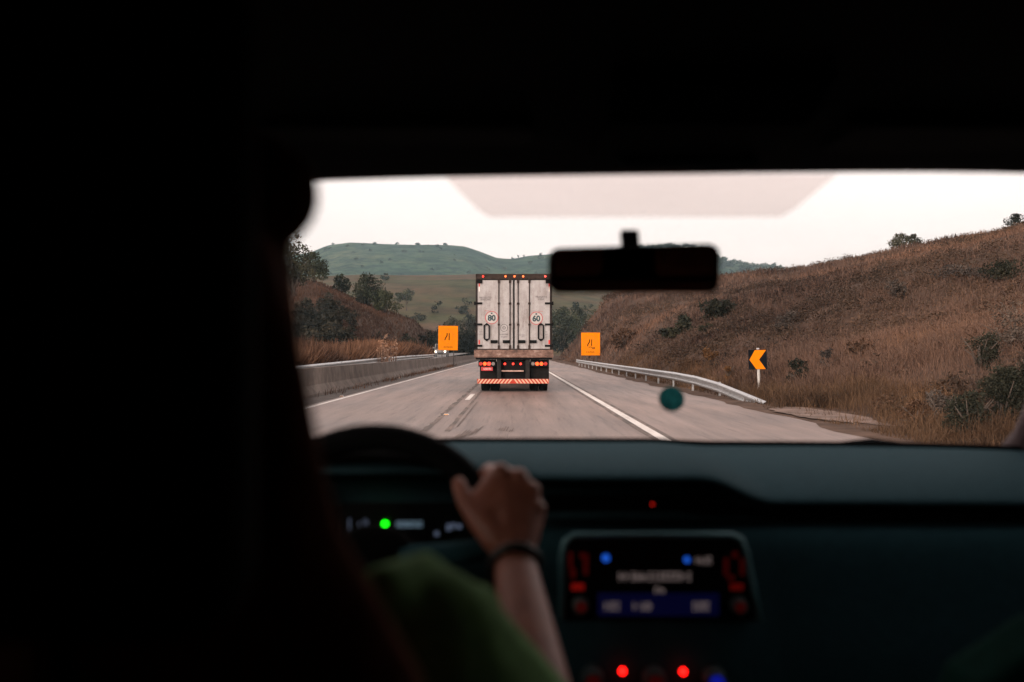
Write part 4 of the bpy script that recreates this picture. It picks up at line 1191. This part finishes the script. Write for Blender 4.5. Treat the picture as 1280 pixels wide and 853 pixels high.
# centre screen
DS = 1.434
mb = MB(); r_out = [(706, 775), (704, 690), (708, 677), (718, 670), (915, 670), (926, 676), (931, 690), (944, 775)]
mb.prism([((px-643)/FPX*DS, CAMH+(440-py)/FPX*DS) for px, py in r_out], DS, DS+.03); scn = cp(mb, 'centre_screen', M_SCREEN, dash)
mb = MB(); pth = [(702, 772), (702, 694), (706, 676), (717, 668.5), (820, 668), (914, 668.5), (926, 674), (932, 690), (940, 730), (949, 776)]
mb.tube([dpt(px, py, DS-.003) for px, py in pth], .0046, 8); cp(mb, 'screen_bezel', M_CHROME, dash, smooth=True)
DT = DS-.001
mb = MB(); quad_px(mb, 747, 898, 741, 769, DT-.0008); cp(mb, 'menu_bar', E_NAVY, dash)
DT2 = DT-.002
for px, py, w, h, n_, sd_, dd in ((818, 720, .105, .012, 13, 51, DT), (824, 737, .016, .008, 2, 52, DT), (879, 700, .024, .010, 4, 53, DT), (767, 757, .028, .012, 5, 61, DT2), (803, 757, .028, .012, 5, 62, DT2), (875, 757, .026, .012, 4, 63, DT2)):
    mb = MB(); a = dpt(px, py, dd); mark_row(mb, a.x, a.z, w, h, n_, dd, sd_); cp(mb, 'screen_text', E_TXT, dash, fix=False)
dots([(757, 697, .0052), (858, 699, .0042)], 'screen_icon', E_BLUE, dash, DT)
mb = MB()
for px, py, w, h in ((713, 700, 5, 20), (732, 705, 6, 26), (716, 716, 7, 12), (727, 694, 5, 7), (907, 708, 6, 22), (927, 708, 6, 22), (918, 693, 7, 8), (913, 722, 8, 7)): mb = MB(); quad_px(mb, px-w/2, px+w/2, py-h/2, py+h/2, DT); cp(mb, 'key_symbol', E_DRED, dash)
mb = MB(); quad_px(mb, 714, 730, 729, 737, DT); cp(mb, 'key_light', E('key_red', (1, .02, .01), .05), dash)
mb = MB(); quad_px(mb, 912, 928, 729, 737, DT); cp(mb, 'key_light', E('key_dim_red', (1, .02, .01), .02), dash)
M_KNOB = plain('knob_plastic', (.09, .11, .115), .35, .2, .1)
def knob(px, py, d, r, cm=None):
    c = dpt(px, py, d); mb = MB(); mb.tube([(c.x, d-.018, c.z), (c.x, d+.02, c.z)], [r*.92, r], 20); k_ = cp(mb, 'knob', M_KNOB, dash, .002)
    if cm:
        mb = MB(); mb.tube([(c.x, d-.021, c.z), (c.x, d-.0182, c.z)], r*.6, 16); cp(mb, 'knob_symbol', cm, dash)
knob(725, 754, DS, .012, E_DRED); knob(921, 754, DS, .012, E_DRED)
E_KB = E('knob_blue', (.01, .02, .7), .16)
for px, mt_ in ((740, E_DRED), (817, E_DRED), (892, E_KB)): knob(px, 847, 1.418, .017, mt_)
dots([(777.5, 837.5, .0038), (853, 838, .0038)], 'button_light', E_RED, dash, 1.41)
# steering wheel
wc = at(462, 706, 1.235); tau = R(20); U = Vector((1, 0, 0)); Vv = Vector((0, math.sin(tau), math.cos(tau))); Nn = Vector((0, -math.cos(tau), math.sin(tau)))
mb = MB(); mb.ring(wc, U, Vv, .163, .018, 72, 12); sw = cp(mb, 'steering_wheel', M_LEATH, smooth=True)
mb = MB(); mb.ball((0, 0, 0), (.062, .055, .02), 20, 10); hub = cp(mb, 'hub', M_TRIM, sw, smooth=True)
hub.matrix_local = Matrix.Translation(wc-Nn*.02-Vector((0, 0, .0)))@Matrix((( 1, 0, 0, 0), (0, Vv.y, Nn.y, 0), (0, Vv.z, Nn.z, 0), (0, 0, 0, 1)))
for a_ in (R(8), R(172), R(270)):
    e = U*math.cos(a_)+Vv*math.sin(a_); mb = MB(); mb.tube([wc-Nn*.02+e*.04, wc-Nn*.012+e*.1, wc+e*.155], [.022, .016, .013], 8); cp(mb, 'spoke', M_DASHL if a_ < 1 else M_TRIM, sw, smooth=True)  # right spoke in paler teal plastic, painting in its highlight
mb = MB(); mb.tube([wc-Nn*.03, wc-Nn*.03+Vector((0, .28, -.09))], .045, 14); cp(mb, 'steering_column', M_TRIM, sw)
# windscreen
def wsurf(X, s):
    e = (X-CX)/.8
    y = 2.07-.74*s-.10*e*e; z = 1.168+.425*s
    return Vector((X, y, z))
def wpt(px, py, inn=.006):
    s = .5
    lo, hi = -.2, 1.2
    for _ in range(40):
        s = (lo+hi)/2
        # pixel ray at the surface's own distance
        X = CX
        for _k in range(6):
            p_ = wsurf(X, s); X = (px-643)/FPX*p_.y
        p_ = wsurf(X, s); want = CAMH+(440-py)/FPX*p_.y
        if p_.z < want: lo = s
        else: hi = s
    return wsurf(X, s)+Vector((0, -inn, -inn*.8))
mb = MB(); vs = []; fs = []
for i, X in enumerate(np.linspace(CX-.80, CX+.80, 25)):
    for j in range(9):
        s = j/8*1.06-.03; p_ = wsurf(X, s); vs.append((CX+(X-CX)*(1-.13*s), p_.y, p_.z))
    if i:
        for q in range(8): fs.append(((i-1)*9+q, (i-1)*9+q+1, i*9+q+1, i*9+q))
mb.add(vs, fs); ws = cp(mb, 'windscreen', sheet_glass('clear_windscreen', (.97, .98, .97)), smooth=True)
mb = MB(); vs = []; fs = []
for j in range(7):
    v_ = j/6; py = 214+54*v_
    a0, a1 = 553+52*min(1, v_*1.04), 1046-64*min(1, v_*1.04)
    if j == 6: a0 += 8; a1 -= 8
    for i in range(25): vs.append(wpt(a0+(a1-a0)*i/24, py))
for j in range(6):
    for i in range(24): fs.append((j*25+i, j*25+i+1, (j+1)*25+i+1, (j+1)*25+i))
mb.add(vs, fs); cp(mb, 'shade_band', sheet_glass('grey_shade_band', (.80, .735, .72)), ws, smooth=True)
c = wpt(838, 492, .012); mb = MB(); nrm = Vector((0, -.5, .86)).normalized(); u_ = Vector((1, 0, 0)); v_ = Vector((0, .86, .5))
c = wpt(838, 492, .012); vs = []
mb.annulus(c, (1, 0, 0), (0, .30, .95), 0, .024, 28); o = cp(mb, 'sticker', plain('teal_sticker', (.008, .065, .068), .9, 0, .6, 60, .05), ws)
so2 = o.modifiers.new('thick', 'SOLIDIFY'); so2.thickness = .002
# mirror
mc = at(793.5, 337, 1.36); hw, hh = .1175, .0325
ol = []
for (sx_, sz_, a0) in ((1, 1, 0), (-1, 1, 90), (-1, -1, 180), (1, -1, 270)):
    for k in range(5):
        a_ = R(a0+90*k/4); rr_ = .016; ol.append((sx_*(hw-rr_)+rr_*math.cos(a_), sz_*(hh-rr_)+rr_*math.sin(a_)+ .0028*(1 if sx_ > 0 else -1)*(1 if sz_ > 0 else .2)))
mb = MB(); mb.prism([(mc.x+x, mc.z+z) for x, z in ol], mc.y, mc.y+.03); mir = cp(mb, 'rear_view_mirror', M_TRIM, bevel=.006, seg=3)
mb = MB(); mb.prism([(mc.x+x*.95, mc.z+z*.88) for x, z in ol], mc.y-.002, mc.y+.001)
RX = Matrix.Translation(mc)@Matrix.Rotation(R(5), 4, 'X')@Matrix.Translation(-mc)
mg, nt, b = newmat('mirror_silver'); b.inputs['Base Color'].default_value = (.5, .45, .44, 1); b.inputs['Metallic'].default_value = 1; b.inputs['Roughness'].default_value = .04
tcm = nt.nodes.new('ShaderNodeTexCoord'); nt.links.new(ramp(nt, noise(nt, 6, 2, .5, tcm.outputs['Object']), [(.3, (.42, .38, .37)), (.7, (.5, .46, .45))]), b.inputs['Base Color'])
cp(mb, 'mirror_glass', mg, mir)
for o_ in (mir, mir.children[0]): o_.data.transform(RX)
st = at(790, 309, 1.385)
tq = wpt(790, 289, .002)
mb = MB(); w_s = .0125; z_a, z_b = mc.z+.012, tq.z
mb.prism([(mc.y+.014, z_a), (mc.y+.034, z_a), (tq.y, z_b), (tq.y-.024, z_b+.001)], st.x-w_s, st.x+w_s, axis='x'); cp(mb, 'mirror_stalk', M_TRIM, mir, bevel=.003)
# headliner and roof
mb = MB(); vs = []; fs = []
for i, X in enumerate(np.linspace(CX-.86, CX+.86, 21)):
    z0_ = CAMH+1.28*(.1752+.0085*(X+.26)/.95); dz = -.05*((X-CX)/.86)**4
    pl = [(1.40, z0_+.055), (1.33, z0_+.012), (1.285, z0_), (1.24, z0_+.003), (1.0, 1.622), (.5, 1.645), (-.3, 1.65), (-1.25, 1.63)]
    vs += [(X, y, z+dz) for y, z in pl]
    if i:
        k = len(pl)
        for q in range(k-1): fs.append(((i-1)*k+q, (i-1)*k+q+1, i*k+q+1, i*k+q))
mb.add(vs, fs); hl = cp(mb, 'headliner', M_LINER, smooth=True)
mb = MB(); mb.prism([(1.40, 1.655), (1.30, 1.685), (.6, 1.72), (-.6, 1.72), (-1.3, 1.68), (-1.3, 1.655)], CX-.80, CX+.80, axis='x'); cp(mb, 'roof', M_PAINTC, bevel=.01)
# overhead console
oc = MB(); a = at(690, 160, 1.1); 
oc.prism([(1.19, 1.592), (1.20, 1.606), (1.16, 1.625), (.92, 1.64), (.92, 1.61), (1.0, 1.588), (1.15, 1.583)], CX-.10, CX+.11, axis='x'); con = cp(oc, 'overhead_console', M_TRIM, hl, bevel=.006)
mb = MB(); mb.tube([(CX-.07, 1.135, 1.582), (CX-.06, 1.15, 1.579), (CX+.075, 1.15, 1.579), (CX+.085, 1.135, 1.582)], .004, 8); cp(mb, 'console_handle', M_DASH, hl, smooth=True)
# sun visors folded up
for x0, x1 in ((CX-.62, CX-.17), (CX+.17, CX+.62)):
    mb = MB(); mb.box((x0, 1.06, 1.60), (x1, 1.235, 1.618)); o = cp(mb, 'sun_visor', M_LINER, bevel=.008)
    o.rotation_euler = (0, 0, 0)
# pillars
for s in (-1, 1):
    mb = MB(); mb.tube([(CX+s*.835, 2.10, 1.09), (CX+s*.82, 1.93, 1.19), (CX+s*.73, 1.60, 1.41), (CX+s*.70, 1.30, 1.60)], [.05, .042, .038, .05], 12); cp(mb, 'windscreen_pillar', M_PILLAR, smooth=True)
    # door with its tinted window
    xo = CX+s*.84
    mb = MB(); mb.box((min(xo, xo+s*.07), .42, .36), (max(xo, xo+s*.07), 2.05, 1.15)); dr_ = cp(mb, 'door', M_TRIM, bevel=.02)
    mb = MB(); mb.add([(xo, 1.98, 1.15), (xo, .42, 1.15), (CX+s*.72, .42, 1.62), (CX+s*.72, 1.32, 1.62)], [(0, 1, 2, 3)]); cp(mb, 'side_window', sheet_glass('tinted_side_glass', (.34, .37, .36)), dr_)
    mb = MB(); mb.tube([(xo, .46, 1.13), (CX+s*.72, .44, 1.64)], .06, 8); cp(mb, 'door_pillar', M_LINER, smooth=True)
    mb = MB(); mb.add([(xo, .45, .36), (xo, -1.3, .36), (xo, -1.3, 1.15), (xo, .45, 1.15), (CX+s*.72, -1.3, 1.68), (CX+s*.72, .45, 1.68)], [(0, 1, 2, 3), (3, 2, 4, 5)]); o = cp(mb, 'rear_side_panel', M_LINER); q = o.modifiers.new('t', 'SOLIDIFY'); q.thickness = .05
mb = MB(); mb.box((CX-.9, -1.36, .3), (CX+.9, -1.3, 1.7)); cp(mb, 'tailgate', M_LINER)
mb = MB(); mb.box((CX-.9, -1.3, .28), (CX+.9, 2.1, .34)); cp(mb, 'floor_pan', M_LINER)
mb = MB(); mb.box((CX-.88, 2.08, .34), (CX+.88, 2.12, 1.14)); cp(mb, 'firewall', M_LINER)
mb = MB(); mb.prism([(2.13, 1.10), (2.5, 1.07), (3.1, .98), (3.25, .9), (3.25, .45), (2.13, .45)], CX-.86, CX+.86, axis='x'); cp(mb, 'bonnet', M_PAINTC, bevel=.04)
mb = MB()
p0 = wpt(1010, 571, -.02); p1 = wpt(1095, 567, -.025); p2 = wpt(1190, 575, -.02)
mb.tube([p0, p1, p2], [.007, .011, .006], 6); cp(mb, 'wiper', M_TRIM, smooth=True)
# centre console with gear lever
mb = MB(); mb.box((CX-.10, .55, .36), (CX+.10, 1.42, .66)); cc = cp(mb, 'centre_console', M_TRIM, bevel=.03)
mb = MB(); mb.tube([(CX, 1.15, .66), (CX, 1.12, .78)], .012, 8); mb.ball((CX, 1.12, .80), .028); cp(mb, 'gear_lever', M_TRIM, cc, smooth=True)
# seats
def seat(cx, yb, ztop, head, mat):
    mb = MB(); w = .245
    ol = [(cx-w*.92, .55), (cx-w, .8), (cx-w*.96, ztop-.16), (cx-w*.86, ztop-.06), (cx-w*.6, ztop-.012), (cx-w*.3, ztop), (cx+w*.3, ztop), (cx+w*.6, ztop-.012), (cx+w*.86, ztop-.06), (cx+w*.96, ztop-.16), (cx+w, .8), (cx+w*.92, .55)]
    vs = []; n = len(ol)
    for x, z in ol: vs.append((x, yb+.10+(ztop-z)*.22, z))
    for x, z in ol: vs.append((x, yb+(ztop-z)*.16, z))
    fs = [tuple(range(n)), tuple(range(n, 2*n))]+[(i, (i+1) % n, n+(i+1) % n, n+i) for i in range(n)]
    mb.add(vs, fs); s_ = cp(mb, 'seat', mat, bevel=.025, seg=4)
    mb = MB(); mb.box((cx-w, yb+.18, .36), (cx+w, yb+.70, .52)); cp(mb, 'seat_cushion', mat, s_, bevel=.04, seg=4)
    hx, hy, hz, hw_, hh_ = head
    mb = MB(); mb.box((hx-hw_, hy, hz-hh_), (hx+hw_, hy+.07, hz+hh_)); cp(mb, 'headrest', M_LINER if cx < 0 else mat, s_, bevel=.03, seg=4)
    mb = MB()
    for q in (-.05, .05):
        mb = MB(); mb.tube([(hx+q, hy+.035, hz-hh_+.02), (hx+q, yb+.06, ztop-.05)], .006, 8); cp(mb, 'headrest_post', M_TRIM, s_)
M_BENCH = plain('brown_bench_fabric', (.42, .13, .08), .9, 0, .25, 12, .05)
mb = MB(); mb.prism([(-.62, .5), (-.55, .52), (-.72, 1.2), (-.80, 1.24), (-.88, 1.2)], CX-.68, CX+.68, axis='x'); bs = cp(mb, 'reflected_bench', M_BENCH, bevel=.03, seg=3)  # unseen bench, added to give the mirror a faint brown reflection
for hx in (-.42, 0, .42):
    mb = MB(); mb.box((CX+hx-.12, -.82, 1.25), (CX+hx+.12, -.74, 1.42)); cp(mb, 'headrest', M_BENCH, bs, bevel=.03, seg=3)
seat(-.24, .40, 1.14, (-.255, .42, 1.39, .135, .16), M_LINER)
seat(.605, .82, 1.135, (.605, .83, 1.34, .13, .11), M_FABRIC)

# ------------------------------------------------------------------ the driver
def remesh(name, build, mat, parent, voxel, smooth=3, keep=True):
    mb = MB(); build(mb); o = mb.build(name, mat, None)
    r = o.modifiers.new('r', 'REMESH'); r.mode = 'VOXEL'; r.voxel_size = voxel
    if smooth:
        s = o.modifiers.new('s', 'SMOOTH'); s.factor = .5; s.iterations = smooth
    bpy.context.view_layer.update()
    me = bpy.data.meshes.new_from_object(o.evaluated_get(bpy.context.evaluated_depsgraph_get()))
    old = o.data; o.modifiers.clear(); o.data = me; me.name = name; bpy.data.meshes.remove(old)
    if not len(me.materials): me.materials.append(mat)
    me.polygons.foreach_set('use_smooth', [True]*len(me.polygons))
    if parent is not None:
        o.parent = parent; o.matrix_parent_inverse = Matrix.Translation(-parent.location)
    return o
def limb(mb, pts, rad):
    pts = [Vector(p) for p in pts]
    P = []; Rr = []
    for i in range(len(pts)-1):
        for k in range(5):
            u = k/5; P.append(pts[i]*(1-u)+pts[i+1]*u); Rr.append(rad[i]*(1-u)+rad[i+1]*u)
    P.append(pts[-1]); Rr.append(rad[-1])
    mb.tube(P, Rr, 12)
    for p, r in zip(pts, rad): mb.ball(p, r*1.0, 12, 8)
m, nt, b = newmat('warm_skin')
tc = nt.nodes.new('ShaderNodeTexCoord')
nt.links.new(ramp(nt, noise(nt, 30, 4, .6, tc.outputs['Object']), [(.3, (.24, .075, .05)), (.7, (.35, .118, .08))]), b.inputs['Base Color']); b.inputs['Roughness'].default_value = .5
b.inputs['Subsurface Weight'].default_value = .08; b.inputs['Subsurface Radius'].default_value = (.01, .004, .002)
M_SKIN = m
M_SHIRT = plain('green_cotton', (.17, .31, .125), .9, 0, .2, 70, .05, .15)
M_JEAN = plain('blue_denim', (.02, .03, .06), .9, 0, .2, 80)
m, nt, b = newmat('brown_hair')
tc = nt.nodes.new('ShaderNodeTexCoord')
f = noise(nt, 40, 3, .6, tc.outputs['Object'], (3, 3, .25))
nt.links.new(ramp(nt, f, [(.3, (.07, .028, .019)), (.7, (.26, .10, .062))]), b.inputs['Base Color']); b.inputs['Roughness'].default_value = .9; b.inputs['Specular IOR Level'].default_value = .02
bump(nt, b, f, .4, .004)
M_HAIR = m
person = empty('person', (-.235, .72, .5), 'person with dark hair in a green T-shirt driving, right hand on the steering wheel', 'person')
H = Vector((-.236, .655, 1.372))
SHR = Vector((-.068, .745, 1.135)); ELR = Vector((.032, .945, .975)); WRR = at(643, 700, 1.165)
SHL = Vector((-.41, .745, 1.125)); ELL = Vector((-.47, .93, .97)); WRL = Vector((-.355, 1.145, 1.10))
def hand(mb, W, P_, kn, pips, dips, tips, th, rr_):
    # palm as a fan of tapered limbs from the wrist to each knuckle, fingers as chains
    for k in range(4):
        limb(mb, [W+(kn[k]-W)*.12, W+(kn[k]-W)*.55, kn[k]], [.020, .0165, .0128*rr_[k]])
        mb.ball(kn[k]+Vector((0, -.003, .002)), .0135*rr_[k], 10, 8)
        limb(mb, [kn[k], pips[k], dips[k], tips[k]], [.0108*rr_[k], .0098*rr_[k], .0086*rr_[k], .0074*rr_[k]])
    for k in range(3): limb(mb, [W+(kn[k]-W)*.6, W+(kn[k+1]-W)*.6], [.0155, .0155]); limb(mb, [W+(kn[k]-W)*.85, W+(kn[k+1]-W)*.85], [.0125, .0125])
    limb(mb, th, [.019, .0165, .0115, .0095])
kn = [at(626, 593, 1.222), at(648, 600, 1.222), at(664, 616, 1.215), at(672, 638, 1.205)]
# rim runs through the curled fingers
pips = [at(612, 588, 1.262), at(634, 592, 1.268), at(652, 606, 1.262), at(662, 628, 1.25)]
dips = [at(600, 600, 1.275), at(616, 606, 1.283), at(632, 620, 1.277), at(644, 640, 1.265)]
tips = [at(598, 616, 1.262), at(606, 622, 1.268), at(618, 636, 1.262), at(630, 652, 1.25)]
thumb = [at(622, 674, 1.178), at(601, 650, 1.19), at(582, 626, 1.205), at(574, 605, 1.22)]
def mirx(p): return Vector((2*wc.x-p.x, p.y, p.z))
def body(mb):
    c = -.235
    limb(mb, [(c, .70, .62), (c, .66, .80), (c, .68, .98), (c, .70, 1.08)], [.135, .115, .125, .095])
    for s in (-1, 1):
        limb(mb, [(c+s*.06, .70, .62), (c+s*.055, .67, .82), (c+s*.07, .69, 1.0)], [.12, .10, .105])
    limb(mb, [(c, .71, 1.06), SHR+Vector((-.02, 0, -.015))], [.07, .052]); limb(mb, [(c, .71, 1.06), SHL+Vector((.02, 0, -.015))], [.07, .052])
    limb(mb, [(c-.005, .70, 1.10), (c-.01, .672, 1.19), H+Vector((0, -.005, -.05))], [.066, .054, .052])
    mb.ball(H+Vector((0, -.005, .02)), (.074, .094, .098), 24, 16)
    mb.ball(H+Vector((0, .03, -.045)), (.056, .062, .07), 20, 12)
    limb(mb, [H+Vector((0, .09, .02)), H+Vector((0, .108, -.022))], [.008, .013])      # nose
    limb(mb, [H+Vector((-.02, .082, -.058)), H+Vector((0, .091, -.058)), H+Vector((.02, .082, -.058))], [.006, .0085, .006])  # mouth
    limb(mb, [H+Vector((-.035, .082, .035)), H+Vector((.035, .082, .035))], [.010, .010])    # brow
    for s in (-1, 1):
        mb.ball(H+Vector((s*.076, -.005, -.005)), (.009, .018, .03), 10, 8)       # ears
    limb(mb, [SHR, SHR*.55+ELR*.45, ELR], [.052, .046, .038]); limb(mb, [ELR, ELR*.7+WRR*.3, WRR], [.038, .037, .0245])
    limb(mb, [SHL, SHL*.55+ELL*.45, ELL], [.052, .046, .038]); limb(mb, [ELL, ELL*.7+WRL*.3, WRL], [.038, .037, .0245])
    rr_ = [1, 1.04, .98, .86]
    limb(mb, [thumb[1], kn[0]*.5+thumb[0]*.5], [.012, .016]); limb(mb, [thumb[1]*.35+thumb[2]*.65, kn[0]*.8+thumb[2]*.2], [.010, .012]); limb(mb, [thumb[1]*.8+thumb[2]*.2, kn[0]*.7+thumb[1]*.3], [.012, .014])
    hand(mb, WRR, None, kn, pips, dips, tips, thumb, rr_)
    hand(mb, WRL, None, [mirx(p) for p in kn], [mirx(p) for p in pips], [mirx(p) for p in dips], [mirx(p) for p in tips], [mirx(p) for p in thumb], rr_)
    for s in (-1, 1):
        limb(mb, [(c+s*.09, .72, .62), (c+s*.13, 1.16, .66), (c+s*.11, 1.45, .42)], [.085, .058, .04])
        limb(mb, [(c+s*.11, 1.45, .40), (c+s*.11, 1.62, .41)], [.036, .026])
bodyo = remesh('body', body, M_SKIN, person, .0034, 3)
def shirt(mb):
    c = -.235; g = .014
    limb(mb, [(c, .70, .66), (c, .66, .80), (c, .68, .98), (c, .70, 1.08)], [.14, .115+g, .125+g, .095+g])
    for s in (-1, 1): limb(mb, [(c+s*.06, .70, .66), (c+s*.055, .67, .82), (c+s*.07, .69, 1.0)], [.12, .10+g, .105+g])
    limb(mb, [(c, .71, 1.06), SHR+Vector((-.02, 0, -.012))], [.07+g, .052+g]); limb(mb, [(c, .71, 1.06), SHL+Vector((.02, 0, -.012))], [.07+g, .052+g])
    limb(mb, [(c-.005, .70, 1.09), (c-.008, .69, 1.125)], [.08, .068])
    for p_, q_, r_2 in (((478, 742, .70), (532, 716, .765), .021), ((543, 742, .775), (602, 754, .81), .02), ((612, 782, .83), (662, 836, .89), .018)):
        limb(mb, [at(*p_), at(*q_)], [r_2, r_2*.8])
    for S_, E_ in ((SHR, ELR), (SHL, ELL)):
        limb(mb, [S_, S_*.6+E_*.4, S_*.22+E_*.78], [.052+g, .050+g, .047+g])
        q = (E_-S_).normalized().cross(Vector((0, 0, 1))).normalized()
        for k in range(5):   # soft folds round the sleeve
            u = .18+.13*k; p_ = S_*(1-u)+E_*u
            limb(mb, [p_+q*.045+Vector((0, 0, .018)), p_+q*.01+Vector((0, -.01, .055)), p_-q*.04+Vector((0, .02, .04))], [.009, .019, .009])
remesh('shirt', shirt, M_SHIRT, person, .006, 2)
def jeans(mb):
    c = -.235
    mb.ball((c, .71, .60), (.175, .14, .12), 20, 12)
    for s in (-1, 1):
        limb(mb, [(c+s*.09, .72, .62), (c+s*.13, 1.16, .66), (c+s*.11, 1.44, .45)], [.095, .068, .052])
remesh('trousers', jeans, M_JEAN, person, .01, 2)
def hair(mb):
    mb.ball(H+Vector((0, -.022, .028)), (.092, .098, .108), 24, 16)
    r = random.Random(3)
    # fringe swept to the right
    for p_, q in (((.078, -.02, .088), .034), ((.06, .01, .108), .03), ((.03, .03, .12), .03)): mb.ball(H+Vector(p_), q)
    # long locks down the back and over the right shoulder
    for k in range(26):
        a = -.2+k/25*(math.pi+.4)
        x, y = .082*math.cos(a), -.02-.078*abs(math.sin(a))
        top = H+Vector((x*.9, y, .04)); w = .017+.006*r.random()
        mid = H+Vector((x*1.08+r.uniform(-.006, .006), y-.012, -.085)); low = H+Vector((x*1.35+.01, y-.02, -.20-.03*r.random()))
        limb(mb, [top, mid, low], [w, w*1.1, w*.55])
    for k in range(9):
        u = k/8
        limb(mb, [H+Vector((.068, -.075+.06*u, .04)), (-.148-.02*u, .575+.02*u, 1.345), (-.124-.035*u, .565+.03*u, 1.25), (-.076-.05*u, .565+.035*u, 1.165), (-.05-.06*u, .575+.03*u, 1.10)], [.026, .026+.004*(k % 2), .027, .027, .014])
remesh('hair', hair, M_HAIR, person, .0055, 1)
M_EYE = plain('eye_white', (.6, .58, .55), .2); M_IRIS = plain('dark_iris', (.03, .015, .01), .2)
for s in (-1, 1):
    mb = MB(); mb.ball(H+Vector((s*.031, .080, .012)), .0115, 12, 8); o = mb.build('eye', M_EYE, None, smooth=True); o.parent = person; o.matrix_parent_inverse = Matrix.Translation(-person.location)
    mb = MB(); mb.ball(H+Vector((s*.031, .0885, .012)), (.005, .004, .005), 10, 6); i_ = mb.build('iris', M_IRIS, None, smooth=True); i_.parent = o
ax = (WRR-ELR).normalized(); u_ = ax.cross(Vector((0, 0, 1))).normalized(); v_ = ax.cross(u_)
mb = MB(); mb.ring(WRR-ax*.006, u_, v_, .0275, .0058, 32, 8); o = mb.build('bracelet', plain('dark_beads', (.012, .007, .006), .5, 0, .2, 90), None, smooth=True); o.parent = person; o.matrix_parent_inverse = Matrix.Translation(-person.location)

# ------------------------------------------------------------------ air
hz = MB(); hz.box((-3400, -200, -1.2), (3400, 3600, 420))
mh = bpy.data.materials.new('thin_haze'); mh.use_nodes = True; nt = mh.node_tree; nt.nodes.clear()
out = nt.nodes.new('ShaderNodeOutputMaterial'); pv = nt.nodes.new('ShaderNodeVolumePrincipled')
pv.inputs['Color'].default_value = (.62, .88, 1, 1); pv.inputs['Density'].default_value = .00013; pv.inputs['Anisotropy'].default_value = .3
nt.links.new(pv.outputs[0], out.inputs['Volume'])
tag(hz.build('haze', mh), 'thin pale air softening the far mountains', 'haze', None, 'stuff')
